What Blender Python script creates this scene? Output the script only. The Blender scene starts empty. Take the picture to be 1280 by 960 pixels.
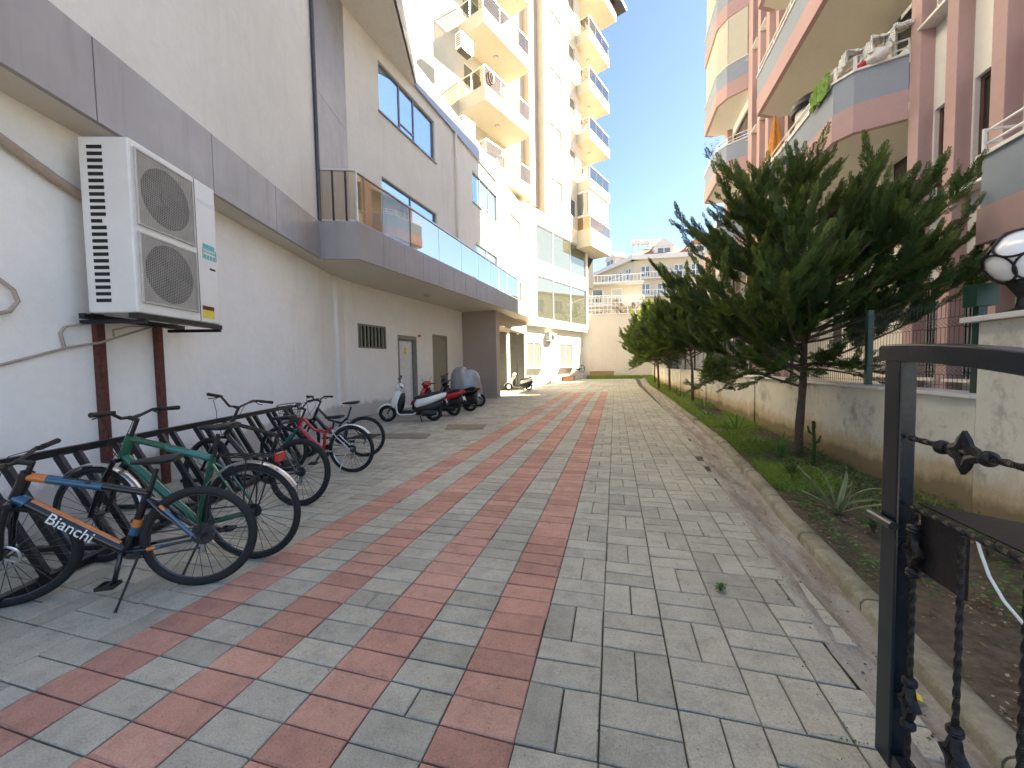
import bpy, bmesh, math, random
import numpy as np
from mathutils import Vector, Matrix, Quaternion, noise
from math import sin, cos, radians as R, pi, sqrt, atan2, tan
random.seed(7)
rnd = random.random
def ru(a, b): return a + (b - a) * random.random()
scene = bpy.context.scene
COL = scene.collection

# ---------------------------------------------------------------- camera
CAM_H = 1.5
def cam_basis(yaw, pitch, roll):
    F = Vector((-sin(yaw) * cos(pitch), cos(yaw) * cos(pitch), -sin(pitch)))
    X = Vector((cos(yaw), sin(yaw), 0)); U = X.cross(F)
    return cos(roll) * X - sin(roll) * U, sin(roll) * X + cos(roll) * U, F
cx_, cu_, cf_ = cam_basis(R(15.05), R(2.7), R(1.0))
cam_d = bpy.data.cameras.new('camera'); cam = bpy.data.objects.new('camera', cam_d); COL.objects.link(cam)
cam.matrix_world = Matrix(((cx_.x, cu_.x, -cf_.x, 0), (cx_.y, cu_.y, -cf_.y, 0), (cx_.z, cu_.z, -cf_.z, CAM_H), (0, 0, 0, 1)))
cam_d.sensor_width = 36; cam_d.lens = 13.5; cam_d.clip_start = 0.02; cam_d.clip_end = 2000
scene.camera = cam
# ---------------------------------------------------------------- light
SUN_AZ = atan2(0.93, 0.36)          # compass angle from +Y towards +X
SUN_EL = R(36)
SUN = Vector((sin(SUN_AZ) * cos(SUN_EL), cos(SUN_AZ) * cos(SUN_EL), sin(SUN_EL)))
w = bpy.data.worlds.new('World'); scene.world = w; w.use_nodes = True
nt = w.node_tree; bgn = nt.nodes['Background']
sky = nt.nodes.new('ShaderNodeTexSky'); sky.sky_type = 'NISHITA'; sky.sun_disc = False
sky.sun_elevation = SUN_EL; sky.sun_rotation = SUN_AZ; sky.ozone_density = 4.0; sky.air_density = 0.8; sky.dust_density = 0.4
nt.links.new(sky.outputs[0], bgn.inputs[0]); bgn.inputs[1].default_value = 0.05
sd = bpy.data.lights.new('sun', 'SUN'); sd.energy = 5.0; sd.angle = R(0.5); sd.color = (1, 0.93, 0.80)
so = bpy.data.objects.new('sun', sd); COL.objects.link(so); so.rotation_euler = (-SUN).to_track_quat('-Z', 'Y').to_euler()
so.location = (10, 5, 40)
scene.view_settings.view_transform = 'Standard'; scene.view_settings.look = 'None'
scene.view_settings.exposure = 3.15;
scene.view_settings.use_white_balance = True; scene.view_settings.white_balance_temperature = 7600; scene.view_settings.white_balance_tint = 10
scene.view_settings.gamma = 1.0; scene.view_settings.use_curve_mapping = False
scene.cycles.max_bounces = 8; scene.cycles.diffuse_bounces = 5; scene.cycles.transparent_max_bounces = 16
scene.cycles.sample_clamp_indirect = 4

# ---------------------------------------------------------------- materials
class NT:
    def __init__(s, name):
        s.m = bpy.data.materials.new(name); s.m.use_nodes = True; s.t = s.m.node_tree; s.b = s.t.nodes['Principled BSDF']
    def n(s, ty, **kw):
        o = s.t.nodes.new(ty)
        for k, v in kw.items():
            if k.startswith('_'): setattr(o, k[1:], v)
            else: o.inputs[k.replace('__', ' ')].default_value = v
        return o
    def l(s, a, b): s.t.links.new(a, b)
    def noise(s, scale, detail=5, rough=0.6, stretch=None, coord='Object'):
        tc = s.n('ShaderNodeTexCoord'); src = tc.outputs[coord]
        if coord == 'World': pass
        if stretch:
            mp = s.n('ShaderNodeMapping'); mp.inputs['Scale'].default_value = stretch; s.l(src, mp.inputs[0]); src = mp.outputs[0]
        no = s.n('ShaderNodeTexNoise', Scale=scale, Detail=detail, Roughness=rough); s.l(src, no.inputs['Vector'])
        return no.outputs['Fac']
    def ramp(s, fac, stops):
        r = s.n('ShaderNodeValToRGB'); e = r.color_ramp.elements
        while len(e) < len(stops): e.new(0.5)
        for i, (p, c) in enumerate(stops):
            e[i].position = p; e[i].color = (c[0], c[1], c[2], 1) if hasattr(c, '__len__') else (c, c, c, 1)
        s.l(fac, r.inputs[0]); return r.outputs[0]
    def mix(s, fac, a, b, mode='MIX'):
        m = s.n('ShaderNodeMix', _data_type='RGBA', _blend_type=mode)
        for sock, v in ((m.inputs[0], fac), (m.inputs[6], a), (m.inputs[7], b)):
            if hasattr(v, 'type') and hasattr(v, 'links'): s.l(v, sock)
            elif isinstance(v, (int, float)): sock.default_value = v
            else: sock.default_value = (v[0], v[1], v[2], 1)
        return m.outputs[2]
    def bump(s, h, dist=0.01, strength=0.5):
        b = s.n('ShaderNodeBump', Strength=strength, Distance=dist); s.l(h, b.inputs['Height']); s.l(b.outputs[0], s.b.inputs['Normal'])
    def base(s, c):
        if hasattr(c, 'links'): s.l(c, s.b.inputs['Base Color'])
        else: s.b.inputs['Base Color'].default_value = (*c, 1)
def sc(c, k): return tuple(min(1, max(0, x * k)) for x in c)
def plain(name, c, rough=0.6, metal=0, var=0.12, scale=6, bump=0, coat=0, bscale=80):
    t = NT(name); f = t.noise(scale, 6, 0.65)
    t.base(t.ramp(f, [(0.3, sc(c, 1 - var)), (0.7, sc(c, 1 + var))]))
    t.b.inputs['Roughness'].default_value = rough; t.b.inputs['Metallic'].default_value = metal
    if coat: t.b.inputs['Coat Weight'].default_value = coat; t.b.inputs['Coat Roughness'].default_value = 0.08
    if bump: t.bump(t.noise(bscale, 4, 0.6), bump, 0.6)
    return t.m
def plaster(name, c, dirt=(0.30, 0.28, 0.25), amt=0.25, bump=0.004, bscale=45, streak=True, splash=False):
    t = NT(name)
    f = t.noise(0.7, 6, 0.6); base = t.ramp(f, [(0.3, sc(c, 0.93)), (0.7, sc(c, 1.03))])
    g = t.noise(9, 5, 0.7); base = t.mix(0.25, base, t.ramp(g, [(0.35, sc(c, 0.86)), (0.65, sc(c, 1.06))]))
    if streak:
        s_ = t.noise(1.6, 6, 0.7, (1.5, 1.5, 0.14)); m = t.ramp(s_, [(0.52, 0), (0.78, amt)])
        base = t.mix(m, base, dirt)
        p_ = t.noise(0.45, 7, 0.6); base = t.mix(0.5, base, t.ramp(p_, [(0.40, 0.90), (0.50, 1.0), (0.53, 0.97), (0.7, 1.05)]), 'MULTIPLY')
    if splash:
        tc = t.n('ShaderNodeTexCoord'); sx = t.n('ShaderNodeSeparateXYZ'); t.l(tc.outputs['Object'], sx.inputs[0])
        nn = t.noise(3.5, 8, 0.75, (1, 1, 0.6)); ad = t.n('ShaderNodeMath', _operation='MULTIPLY_ADD'); t.l(nn, ad.inputs[0]); ad.inputs[1].default_value = -0.75; t.l(sx.outputs['Z'], ad.inputs[2])
        base = t.mix(t.ramp(ad.outputs[0], [(0.0, 0.55), (0.12, 0.0)]), base, (0.27, 0.24, 0.20))
        sc2 = t.noise(11, 8, 0.8); base = t.mix(t.ramp(sc2, [(0.68, 0), (0.74, 0.35)]), base, (0.36, 0.34, 0.32))
    t.base(base); t.b.inputs['Roughness'].default_value = 0.9
    t.bump(t.noise(bscale, 5, 0.7), bump, 0.7)
    return t.m
def paver(name, c, c2):
    t = NT(name)
    at = t.n('ShaderNodeAttribute', _attribute_name='rnd')
    base = t.ramp(at.outputs['Fac'], [(0, sc(c, 0.86)), (0.35, c), (0.7, c2), (1, sc(c, 1.12))])
    f = t.noise(6, 10, 0.8); base = t.mix(0.8, base, t.ramp(f, [(0.3, 0.60), (0.5, 0.97), (0.70, 1.18)]), 'MULTIPLY')
    fine = t.noise(120, 5, 0.8); base = t.mix(0.9, base, t.ramp(fine, [(0.25, 0.5), (0.5, 1.0), (0.75, 1.3)]), 'MULTIPLY')
    big = t.noise(0.55, 5, 0.6); base = t.mix(0.7, base, t.ramp(big, [(0.35, 0.78), (0.65, 1.1)]), 'MULTIPLY')
    tc = t.n('ShaderNodeTexCoord'); vo = t.n('ShaderNodeTexVoronoi', Scale=23.0); t.l(tc.outputs['Object'], vo.inputs['Vector'])
    sp = t.ramp(vo.outputs['Distance'], [(0.0, 1), (0.055, 1), (0.09, 0)])
    base = t.mix(sp, base, sc(c, 0.45))
    vo2 = t.n('ShaderNodeTexVoronoi', Scale=7.0); t.l(tc.outputs['Object'], vo2.inputs['Vector'])
    sp2 = t.ramp(vo2.outputs['Distance'], [(0.0, 1), (0.022, 1), (0.03, 0)])
    base = t.mix(sp2, base, (0.6, 0.58, 0.55))
    t.base(base); t.b.inputs['Roughness'].default_value = 0.86
    t.bump(t.noise(160, 5, 0.8), 0.003, 0.8)
    return t.m
def mirror_glass(name, tint=(0.62, 0.72, 0.82), rough=0.03, metal=0.85, dark=(0.05, 0.07, 0.08)):
    t = NT(name); t.base(tint); t.b.inputs['Metallic'].default_value = metal; t.b.inputs['Roughness'].default_value = rough
    t.bump(t.noise(0.9, 2, 0.5), 0.02, 0.10)
    return t.m
def clear_glass(name, tint, refl=0.35, fk=0.75):
    t = NT(name); out = t.t.nodes['Material Output']
    tr = t.n('ShaderNodeBsdfTransparent'); tr.inputs[0].default_value = (*tint, 1)
    gl = t.n('ShaderNodeBsdfGlossy'); gl.inputs['Roughness'].default_value = 0.02; gl.inputs[0].default_value = (0.9, 0.95, 1, 1)
    lw = t.n('ShaderNodeLayerWeight', Blend=0.45); ma = t.n('ShaderNodeMath', _operation='MULTIPLY_ADD'); t.l(lw.outputs['Fresnel'], ma.inputs[0])
    ma.inputs[1].default_value = fk; ma.inputs[2].default_value = refl; ma.use_clamp = True
    mx = t.n('ShaderNodeMixShader'); t.l(ma.outputs[0], mx.inputs[0]); t.l(tr.outputs[0], mx.inputs[1]); t.l(gl.outputs[0], mx.inputs[2])
    t.l(mx.outputs[0], out.inputs[0]); return t.m
def leafmat(name, a, b, c, trans=0.25, tip=None):
    t = NT(name); at = t.n('ShaderNodeAttribute', _attribute_name='rnd')
    t.base(t.ramp(at.outputs['Fac'], [(0, a), (0.55, b), (1, c)])); t.b.inputs['Roughness'].default_value = 0.6
    t.b.inputs['Specular IOR Level'].default_value = 0.3
    if trans:
        out = t.t.nodes['Material Output']; tl = t.n('ShaderNodeBsdfTranslucent'); tl.inputs[0].default_value = (*sc(c, 1.5), 1)
        mx = t.n('ShaderNodeMixShader'); mx.inputs[0].default_value = trans; t.l(t.b.outputs[0], mx.inputs[1]); t.l(tl.outputs[0], mx.inputs[2]); t.l(mx.outputs[0], out.inputs[0])
    return t.m
M = {}
M['pav_g'] = paver('grey_paver', (0.385, 0.365, 0.298), (0.425, 0.40, 0.325))
M['pav_r'] = paver('red_paver', (0.46, 0.235, 0.175), (0.52, 0.29, 0.22))
M['joint'] = plain('joint_sand', (0.075, 0.064, 0.048), 0.95, var=0.5, scale=9, bump=0.004)
M['soil'] = plain('soil', (0.085, 0.065, 0.045), 0.95, var=0.5, scale=14, bump=0.02, bscale=30)
def curb_mat(name, c):
    t = NT(name); f = t.noise(4, 8, 0.7); base = t.ramp(f, [(0.3, sc(c, 0.7)), (0.7, sc(c, 1.15))])
    g = t.noise(2.2, 7, 0.7); base = t.mix(t.ramp(g, [(0.48, 0), (0.66, 0.8)]), base, (0.10, 0.095, 0.045))
    h = t.noise(40, 5, 0.8); base = t.mix(0.5, base, t.ramp(h, [(0.3, 0.6), (0.7, 1.2)]), 'MULTIPLY')
    t.base(base); t.b.inputs['Roughness'].default_value = 0.9; t.bump(t.noise(30, 6, 0.7), 0.012, 0.8); return t.m
M['kerb'] = curb_mat('kerb_concrete', (0.30, 0.27, 0.20))
def gut_mat():
    t = NT('gutter_concrete'); f = t.noise(3, 8, 0.7, (1, 0.5, 1)); base = t.ramp(f, [(0.3, (0.30, 0.27, 0.23)), (0.7, (0.42, 0.39, 0.34))])
    g = t.noise(3.5, 7, 0.75, (2.0, 0.35, 1)); base = t.mix(t.ramp(g, [(0.45, 0), (0.6, 0.75)]), base, (0.19, 0.135, 0.10))
    h = t.noise(60, 5, 0.8); base = t.mix(0.6, base, t.ramp(h, [(0.3, 0.6), (0.7, 1.25)]), 'MULTIPLY')
    t.base(base); t.b.inputs['Roughness'].default_value = 0.92; t.bump(t.noise(26, 7, 0.75), 0.02, 0.9); return t.m
M['gutter'] = gut_mat()
M['white_wall'] = plaster('white_render_lower', (0.86, 0.84, 0.80), amt=0.12, splash=True)
M['rough_wall'] = plaster('textured_render', (0.72, 0.70, 0.65), amt=0.18, bump=0.012, bscale=28)
M['cream'] = plaster('cream_render', (0.54, 0.505, 0.41), amt=0.10)
M['cream2'] = plaster('cream_wall', (0.70, 0.645, 0.56), amt=0.15)
M['pink'] = plaster('pink_render', (0.43, 0.285, 0.275), amt=0.2)
M['blueband'] = plaster('grey_blue_render', (0.25, 0.29, 0.345), amt=0.22)
M['apt_white'] = plaster('apartment_white', (0.70, 0.69, 0.66), amt=0.12)
M['soffit'] = plaster('soffit_paint', (0.66, 0.62, 0.54), amt=0.05, streak=False)
def panel_mat():
    t = NT('composite_panel'); c = (0.34, 0.32, 0.315); f = t.noise(1.2, 6, .6); base = t.ramp(f, [(.3, sc(c, .9)), (.7, sc(c, 1.07))])
    g = t.noise(3.0, 7, .7, (1.5, 1.5, .15)); base = t.mix(t.ramp(g, [(.50, 0), (.75, .35)]), base, (0.17, 0.155, 0.14)); t.base(base)
    t.b.inputs['Metallic'].default_value = .3; h = t.ramp(t.noise(4, 6, .7), [(.3, .34), (.7, .55)]); t.l(h, t.b.inputs['Roughness']); return t.m
M['panel'] = panel_mat()
M['panel_blue'] = plain('blue_grey_parapet', (0.30, 0.34, 0.42), 0.4, 0.3, var=0.05)
M['taupe'] = plaster('taupe_render', (0.42, 0.35, 0.30), amt=0.08)
M['darkcol'] = plain('dark_column', (0.16, 0.165, 0.15), 0.6)
M['black'] = plain('black_metal', (0.012, 0.013, 0.016), 0.38, 0.3, var=0.25, scale=15)
M['gateblack'] = plain('gate_paint', (0.010, 0.014, 0.020), 0.26, 0.2, var=0.3, scale=18, bump=0.001, bscale=60)
M['iron'] = plain('wrought_iron', (0.018, 0.016, 0.016), 0.42, 0.5, var=0.4, scale=30, bump=0.002, bscale=70)
M['rust'] = plain('rusty_steel', (0.11, 0.032, 0.022), 0.75, 0.1, var=0.5, scale=20, bump=0.002)
M['steel'] = plain('steel', (0.55, 0.55, 0.56), 0.28, 0.9, var=0.08)
M['steel_dk'] = plain('dark_steel', (0.09, 0.09, 0.095), 0.35, 0.8, var=0.2)
M['rubber'] = plain('rubber', (0.010, 0.010, 0.011), 0.75, var=0.25, scale=30, bump=0.001)
M['plastic'] = plain('black_plastic', (0.011, 0.011, 0.012), 0.45, var=0.2, scale=20)
M['white_plastic'] = plain('white_plastic', (0.72, 0.73, 0.73), 0.35, var=0.05)
M['white_paint'] = plain('white_gloss_paint', (0.78, 0.78, 0.76), 0.18, var=0.03, coat=0.5)
M['red_paint'] = plain('red_gloss_paint', (0.42, 0.015, 0.022), 0.2, var=0.05, coat=0.6)
M['green_paint'] = plain('green_frame_paint', (0.012, 0.105, 0.055), 0.22, 0.2, var=0.1, coat=0.5)
M['teal_paint'] = plain('teal_frame_paint', (0.015, 0.16, 0.13), 0.25, 0.1, var=0.1, coat=0.5)
M['orange_paint'] = plain('orange_frame_paint', (0.55, 0.16, 0.03), 0.25, var=0.1, coat=0.5)
M['blue_paint'] = plain('blue_frame_paint', (0.015, 0.09, 0.17), 0.25, 0.1, var=0.1, coat=0.5)
M['black_paint'] = plain('black_frame_paint', (0.009, 0.009, 0.012), 0.22, 0.2, var=0.1, coat=0.5)
M['ac_body'] = plain('ac_case_paint', (0.68, 0.67, 0.64), 0.4, 0.1, var=0.05, scale=3)
M['ac_grille'] = plain('ac_grille', (0.47, 0.45, 0.42), 0.5, 0.1)
M['dark'] = plain('dark_void', (0.012, 0.012, 0.012), 0.9)
M['win_frame'] = plain('grey_window_frame', (0.22, 0.215, 0.20), 0.4, 0.3)
M['white_frame'] = plain('white_window_frame', (0.75, 0.75, 0.73), 0.35)
M['brown_frame'] = plain('brown_window_frame', (0.075, 0.035, 0.028), 0.4)
M['mirror'] = mirror_glass('blue_mirror_glass', (0.36, 0.52, 0.74))
M['mirror_g'] = mirror_glass('green_mirror_glass', (0.22, 0.235, 0.19), metal=0.8)
M['pane'] = mirror_glass('window_pane', (0.22, 0.23, 0.22), metal=0.55, rough=0.08)
M['pane_dk'] = mirror_glass('dark_window_pane', (0.09, 0.085, 0.08), metal=0.45, rough=0.08)
M['bal_glass'] = clear_glass('balcony_glass', (0.78, 0.82, 0.84), 0.42)
M['bal_brown'] = clear_glass('brown_balcony_glass', (0.72, 0.62, 0.50), 0.04, .35)
M['bal_grey'] = clear_glass('grey_balcony_glass', (0.62, 0.60, 0.56), 0.03, .25)
M['rail'] = plain('rail_metal', (0.66, 0.65, 0.62), 0.3, 0.6, var=0.05)
M['curtain'] = plain('curtain', (0.62, 0.58, 0.50), 0.8, var=0.1)
M['shutter'] = plaster('cream_shutter', (0.50, 0.47, 0.38), amt=0.05)
M['olive_door'] = plain('olive_door', (0.26, 0.255, 0.19), 0.5)
M['door_white'] = plain('white_door', (0.70, 0.72, 0.72), 0.35)
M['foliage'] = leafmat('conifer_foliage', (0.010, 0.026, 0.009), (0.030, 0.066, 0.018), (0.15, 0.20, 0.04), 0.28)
M['bark'] = plain('bark', (0.10, 0.065, 0.045), 0.9, var=0.4, scale=12, bump=0.012, bscale=35)
M['grass'] = leafmat('grass_blades', (0.06, 0.12, 0.015), (0.13, 0.24, 0.03), (0.28, 0.36, 0.08), 0.3)
M['weed'] = leafmat('weed_leaves', (0.03, 0.08, 0.015), (0.05, 0.14, 0.03), (0.10, 0.20, 0.05), 0.25)
M['agave'] = leafmat('agave_leaves', (0.07, 0.12, 0.06), (0.11, 0.16, 0.08), (0.30, 0.30, 0.17), 0.1)
M['litter'] = leafmat('leaf_litter', (0.07, 0.045, 0.025), (0.14, 0.095, 0.05), (0.36, 0.30, 0.22), 0)
M['yellow'] = plain('yellow', (0.75, 0.55, 0.05), 0.5)
M['silver'] = plain('silver_tarpaulin', (0.36, 0.37, 0.39), 0.45, 0.4, var=0.12, scale=5, bump=0.03, bscale=7)
M['lamp_white'] = plain('opal_glass', (0.80, 0.80, 0.80), 0.12, var=0.02, coat=0.5)
M['wood'] = plain('raw_wood', (0.34, 0.22, 0.12), 0.7, var=0.3, scale=8)
M['rooftile'] = plain('roof_tiles', (0.45, 0.20, 0.12), 0.8, var=0.3, scale=3)
M['red_lens'] = plain('red_lens', (0.45, 0.01, 0.01), 0.15, coat=0.5)
M['chan'] = plain('drain_cover', (0.20, 0.17, 0.13), 0.9, var=0.3, scale=10, bump=0.006)
M['pipe_wrap'] = plain('pipe_wrap', (0.36, 0.29, 0.24), 0.7, var=0.15, bump=0.004)
M['white_cable'] = plain('white_cable', (0.75, 0.74, 0.70), 0.5)
M['fence_green'] = plain('green_fence_paint', (0.012, 0.05, 0.035), 0.4, 0.1)
M['fence_grey'] = plain('fence_wire', (0.05, 0.06, 0.06), 0.5, 0.3)
M['teal_txt'] = plain('teal_ink', (0.03, 0.42, 0.42), 0.5)
M['grey_txt'] = plain('grey_ink', (0.75, 0.82, 0.85), 0.3)
M['white_txt'] = plain('white_ink', (0.75, 0.75, 0.72), 0.4)
M['manhole'] = plain('manhole_iron', (0.22, 0.17, 0.125), 0.85, 0.1, var=0.3, scale=10, bump=0.006)
M['orange_cloth'] = plain('orange_canvas', (0.50, 0.20, 0.03), 0.8, var=0.25, bump=0.02, bscale=12)
M['green_cloth'] = plain('lime_cloth', (0.16, 0.30, 0.06), 0.8, var=0.25)
M['white_cloth'] = plain('white_linen', (0.7, 0.7, 0.68), 0.8, var=0.1, bump=0.02, bscale=14)
M['red_cloth'] = plain('crimson_cloth', (0.45, 0.03, 0.06), 0.8)
M['brown_cloth'] = plain('brown_cloth', (0.12, 0.06, 0.04), 0.8)
M['marble'] = plain('marble_sill', (0.62, 0.60, 0.57), 0.4, var=0.1)
def wall_stained():
    t = NT('stained_garden_wall'); c = (0.68, 0.64, 0.55)
    f = t.noise(0.9, 7, 0.65); base = t.ramp(f, [(0.3, sc(c, 0.85)), (0.7, sc(c, 1.08))])
    g = t.noise(2.3, 8, 0.72, (1, 1, 0.8)); base = t.mix(t.ramp(g, [(0.54, 0), (0.66, 0.65)]), base, (0.24, 0.225, 0.205))
    k = t.noise(7, 8, 0.75, (1, 1, 1.2)); base = t.mix(t.ramp(k, [(0.57, 0), (0.70, 0.5)]), base, (0.26, 0.25, 0.23))
    # damp ochre rising from the soil, broken by noise
    tc = t.n('ShaderNodeTexCoord'); sx = t.n('ShaderNodeSeparateXYZ'); t.l(tc.outputs['Object'], sx.inputs[0])
    nn = t.noise(1.4, 7, 0.7, (1, 1, 0.5)); ad = t.n('ShaderNodeMath', _operation='MULTIPLY_ADD'); t.l(nn, ad.inputs[0]); ad.inputs[1].default_value = -0.85; t.l(sx.outputs['Z'], ad.inputs[2])
    base = t.mix(t.ramp(ad.outputs[0], [(0.0, 0.7), (0.16, 0.0)]), base, (0.42, 0.28, 0.12))
    ad2 = t.n('ShaderNodeMath', _operation='MULTIPLY_ADD'); t.l(nn, ad2.inputs[0]); ad2.inputs[1].default_value = -0.55; t.l(sx.outputs['Z'], ad2.inputs[2])
    base = t.mix(t.ramp(ad2.outputs[0], [(0.0, 0.8), (0.10, 0.0)]), base, (0.17, 0.12, 0.05))
    t.base(base); t.b.inputs['Roughness'].default_value = 0.92; t.bump(t.noise(22, 7, 0.75), 0.015, 0.8); return t.m
M['garden_wall'] = wall_stained()

# ---------------------------------------------------------------- objects
def root_off(o):
    v = Vector((0, 0, 0))
    while o is not None:
        v += o.location; o = o.parent
    return v
def thing(name, label, cat, loc=(0, 0, 0), rz=0, group=None):
    o = bpy.data.objects.new(name, None); COL.objects.link(o); o.empty_display_size = 0.2
    o.location = loc; o.rotation_euler = (0, 0, rz); o['label'] = label; o['category'] = cat
    if group: o['group'] = group
    return o
def tag(o, label, cat, group=None):
    o['label'] = label; o['category'] = cat
    if group: o['group'] = group
    return o
class MB:
    def __init__(s): s.v = []; s.f = []; s.mi = []; s.cur = 0; s.r = []; s.rv = 0.5
    def add(s, vs, fs):
        n = len(s.v); s.v += [tuple(p) for p in vs]
        for f in fs: s.f.append(tuple(n + i for i in f)); s.mi.append(s.cur); s.r.append(s.rv)
        return s
    def hexa(s, p):  # 8 points: bottom 4, top 4
        return s.add(p, [(0, 3, 2, 1), (4, 5, 6, 7), (0, 1, 5, 4), (1, 2, 6, 5), (2, 3, 7, 6), (3, 0, 4, 7)])
    def box(s, x0, x1, y0, y1, z0, z1):
        return s.hexa([(x0, y0, z0), (x1, y0, z0), (x1, y1, z0), (x0, y1, z0), (x0, y0, z1), (x1, y0, z1), (x1, y1, z1), (x0, y1, z1)])
    def fbox(s, F, u0, u1, o0, o1, z0, z1):
        return s.hexa([F.w(u0, o0, z0), F.w(u1, o0, z0), F.w(u1, o1, z0), F.w(u0, o1, z0), F.w(u0, o0, z1), F.w(u1, o0, z1), F.w(u1, o1, z1), F.w(u0, o1, z1)])
    def quad(s, *p): return s.add(p, [tuple(range(len(p)))])
    def prism(s, plan, z0, z1):
        n = len(plan); vs = [(x, y, z0) for x, y in plan] + [(x, y, z1) for x, y in plan]
        return s.add(vs, [tuple(range(n))[::-1], tuple(range(n, 2 * n))] + [(i, (i + 1) % n, (i + 1) % n + n, i + n) for i in range(n)])
    def extr(s, pts, d):
        n = len(pts); d = Vector(d); vs = [Vector(p) for p in pts]; vs += [p + d for p in vs]
        return s.add(vs, [tuple(range(n))[::-1], tuple(range(n, 2 * n))] + [(i, (i + 1) % n, (i + 1) % n + n, i + n) for i in range(n)])
    def tube(s, path, r, n=8, cap=True, closed=False, sx=1.0, up=None):
        P = [Vector(p) for p in path]; m = len(P); rs = r if hasattr(r, '__len__') else [r] * m
        N = None; rings = []
        for i in range(m):
            a = P[(i - 1) % m] if (closed or i > 0) else P[i]; b = P[(i + 1) % m] if (closed or i < m - 1) else P[i]
            t = (b - a); t = t.normalized() if t.length > 1e-9 else Vector((0, 0, 1))
            if N is None: N = Vector(up) if up else (Vector((0, 0, 1)) if abs(t.z) < 0.9 else Vector((1, 0, 0)))
            N = (N - t * N.dot(t)); N = N.normalized() if N.length > 1e-6 else t.orthogonal().normalized()
            B = t.cross(N)
            rings.append([P[i] + (N * cos(2 * pi * k / n) + B * sin(2 * pi * k / n) * sx) * rs[i] for k in range(n)])
        vs = [p for rg in rings for p in rg]; fs = []
        for i in range(m if closed else m - 1):
            j = (i + 1) % m
            for k in range(n): fs.append((i * n + k, i * n + (k + 1) % n, j * n + (k + 1) % n, j * n + k))
        if cap and not closed: fs += [tuple(range(n))[::-1], tuple((m - 1) * n + k for k in range(n))]
        return s.add(vs, fs)
    def bar(s, a, b, wx, wy, up=(0, 0, 1)):  # rectangular bar
        a = Vector(a); b = Vector(b); t = (b - a).normalized(); u = Vector(up); u = (u - t * u.dot(t))
        if u.length < 1e-4: u = t.orthogonal()
        u.normalize(); q = t.cross(u); q *= wx / 2; u = u * wy / 2
        return s.hexa([a - q - u, a + q - u, a + q + u, a - q + u, b - q - u, b + q - u, b + q + u, b - q + u])
    def cyl(s, a, b, r, n=16, r2=None): return s.tube([a, b], [r, r if r2 is None else r2], n)
    def lathe(s, c, axis, prof, n=24):  # prof: (radius, height)
        c = Vector(c); ax = Vector(axis).normalized(); N = ax.orthogonal().normalized(); B = ax.cross(N); vs = []; fs = []
        for r, h in prof:
            for k in range(n): vs.append(c + ax * h + (N * cos(2 * pi * k / n) + B * sin(2 * pi * k / n)) * r)
        for i in range(len(prof) - 1):
            for k in range(n): fs.append((i * n + k, i * n + (k + 1) % n, (i + 1) * n + (k + 1) % n, (i + 1) * n + k))
        fs += [tuple(range(n))[::-1], tuple((len(prof) - 1) * n + k for k in range(n))]
        return s.add(vs, fs)
    def loft(s, rings, cap=True):
        n = len(rings[0]); vs = [p for r_ in rings for p in r_]; fs = []
        for i in range(len(rings) - 1):
            for k in range(n): fs.append((i * n + k, i * n + (k + 1) % n, (i + 1) * n + (k + 1) % n, (i + 1) * n + k))
        if cap: fs += [tuple(range(n))[::-1], tuple((len(rings) - 1) * n + k for k in range(n))]
        return s.add(vs, fs)
    def sup(s, secs, n=20, e=2.4):  # secs: (x, zc, half width, half height, [y]) superellipse loft along x
        rings = []
        for q in secs:
            x, zc, hw, hh = q[:4]; y0 = q[4] if len(q) > 4 else 0; tl = q[5] if len(q) > 5 else 0
            rg = []
            for k in range(n):
                a = 2 * pi * k / n; c_, s_ = cos(a), sin(a)
                yy = hw * (abs(c_) ** (2 / e)) * (1 if c_ > 0 else -1); zz = hh * (abs(s_) ** (2 / e)) * (1 if s_ > 0 else -1)
                rg.append((x + tl * zz, y0 + yy, zc + zz))
            rings.append(rg)
        return s.loft(rings)
    def build(s, name, mat, parent=None, smooth=False, world=True, bev=0, kind=None, rndattr=False, nrm=True, auto=True):
        off = root_off(parent) if (parent is not None and world) else Vector((0, 0, 0))
        me = bpy.data.meshes.new(name)
        me.from_pydata([(p[0] - off.x, p[1] - off.y, p[2] - off.z) for p in s.v], [], s.f)
        for m_ in (mat if isinstance(mat, (list, tuple)) else [mat]): me.materials.append(M[m_] if isinstance(m_, str) else m_)
        me.polygons.foreach_set('material_index', s.mi)
        if rndattr:
            at = me.attributes.new('rnd', 'FLOAT', 'FACE'); at.data.foreach_set('value', s.r)
        if nrm:
            bm = bmesh.new(); bm.from_mesh(me); bmesh.ops.recalc_face_normals(bm, faces=bm.faces)
            if smooth and auto:
                for e in bm.edges:
                    if len(e.link_faces) == 2 and e.calc_face_angle(0) > R(38): e.smooth = False
            bm.to_mesh(me); bm.free()
        me.polygons.foreach_set('use_smooth', [bool(smooth)] * len(me.polygons))
        me.update()
        o = bpy.data.objects.new(name, me); COL.objects.link(o)
        if parent is not None: o.parent = parent
        if kind: o['kind'] = kind
        if bev:
            b = o.modifiers.new('bevel', 'BEVEL'); b.width = bev; b.segments = 2; b.limit_method = 'ANGLE'; b.angle_limit = R(40)
        return o
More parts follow.
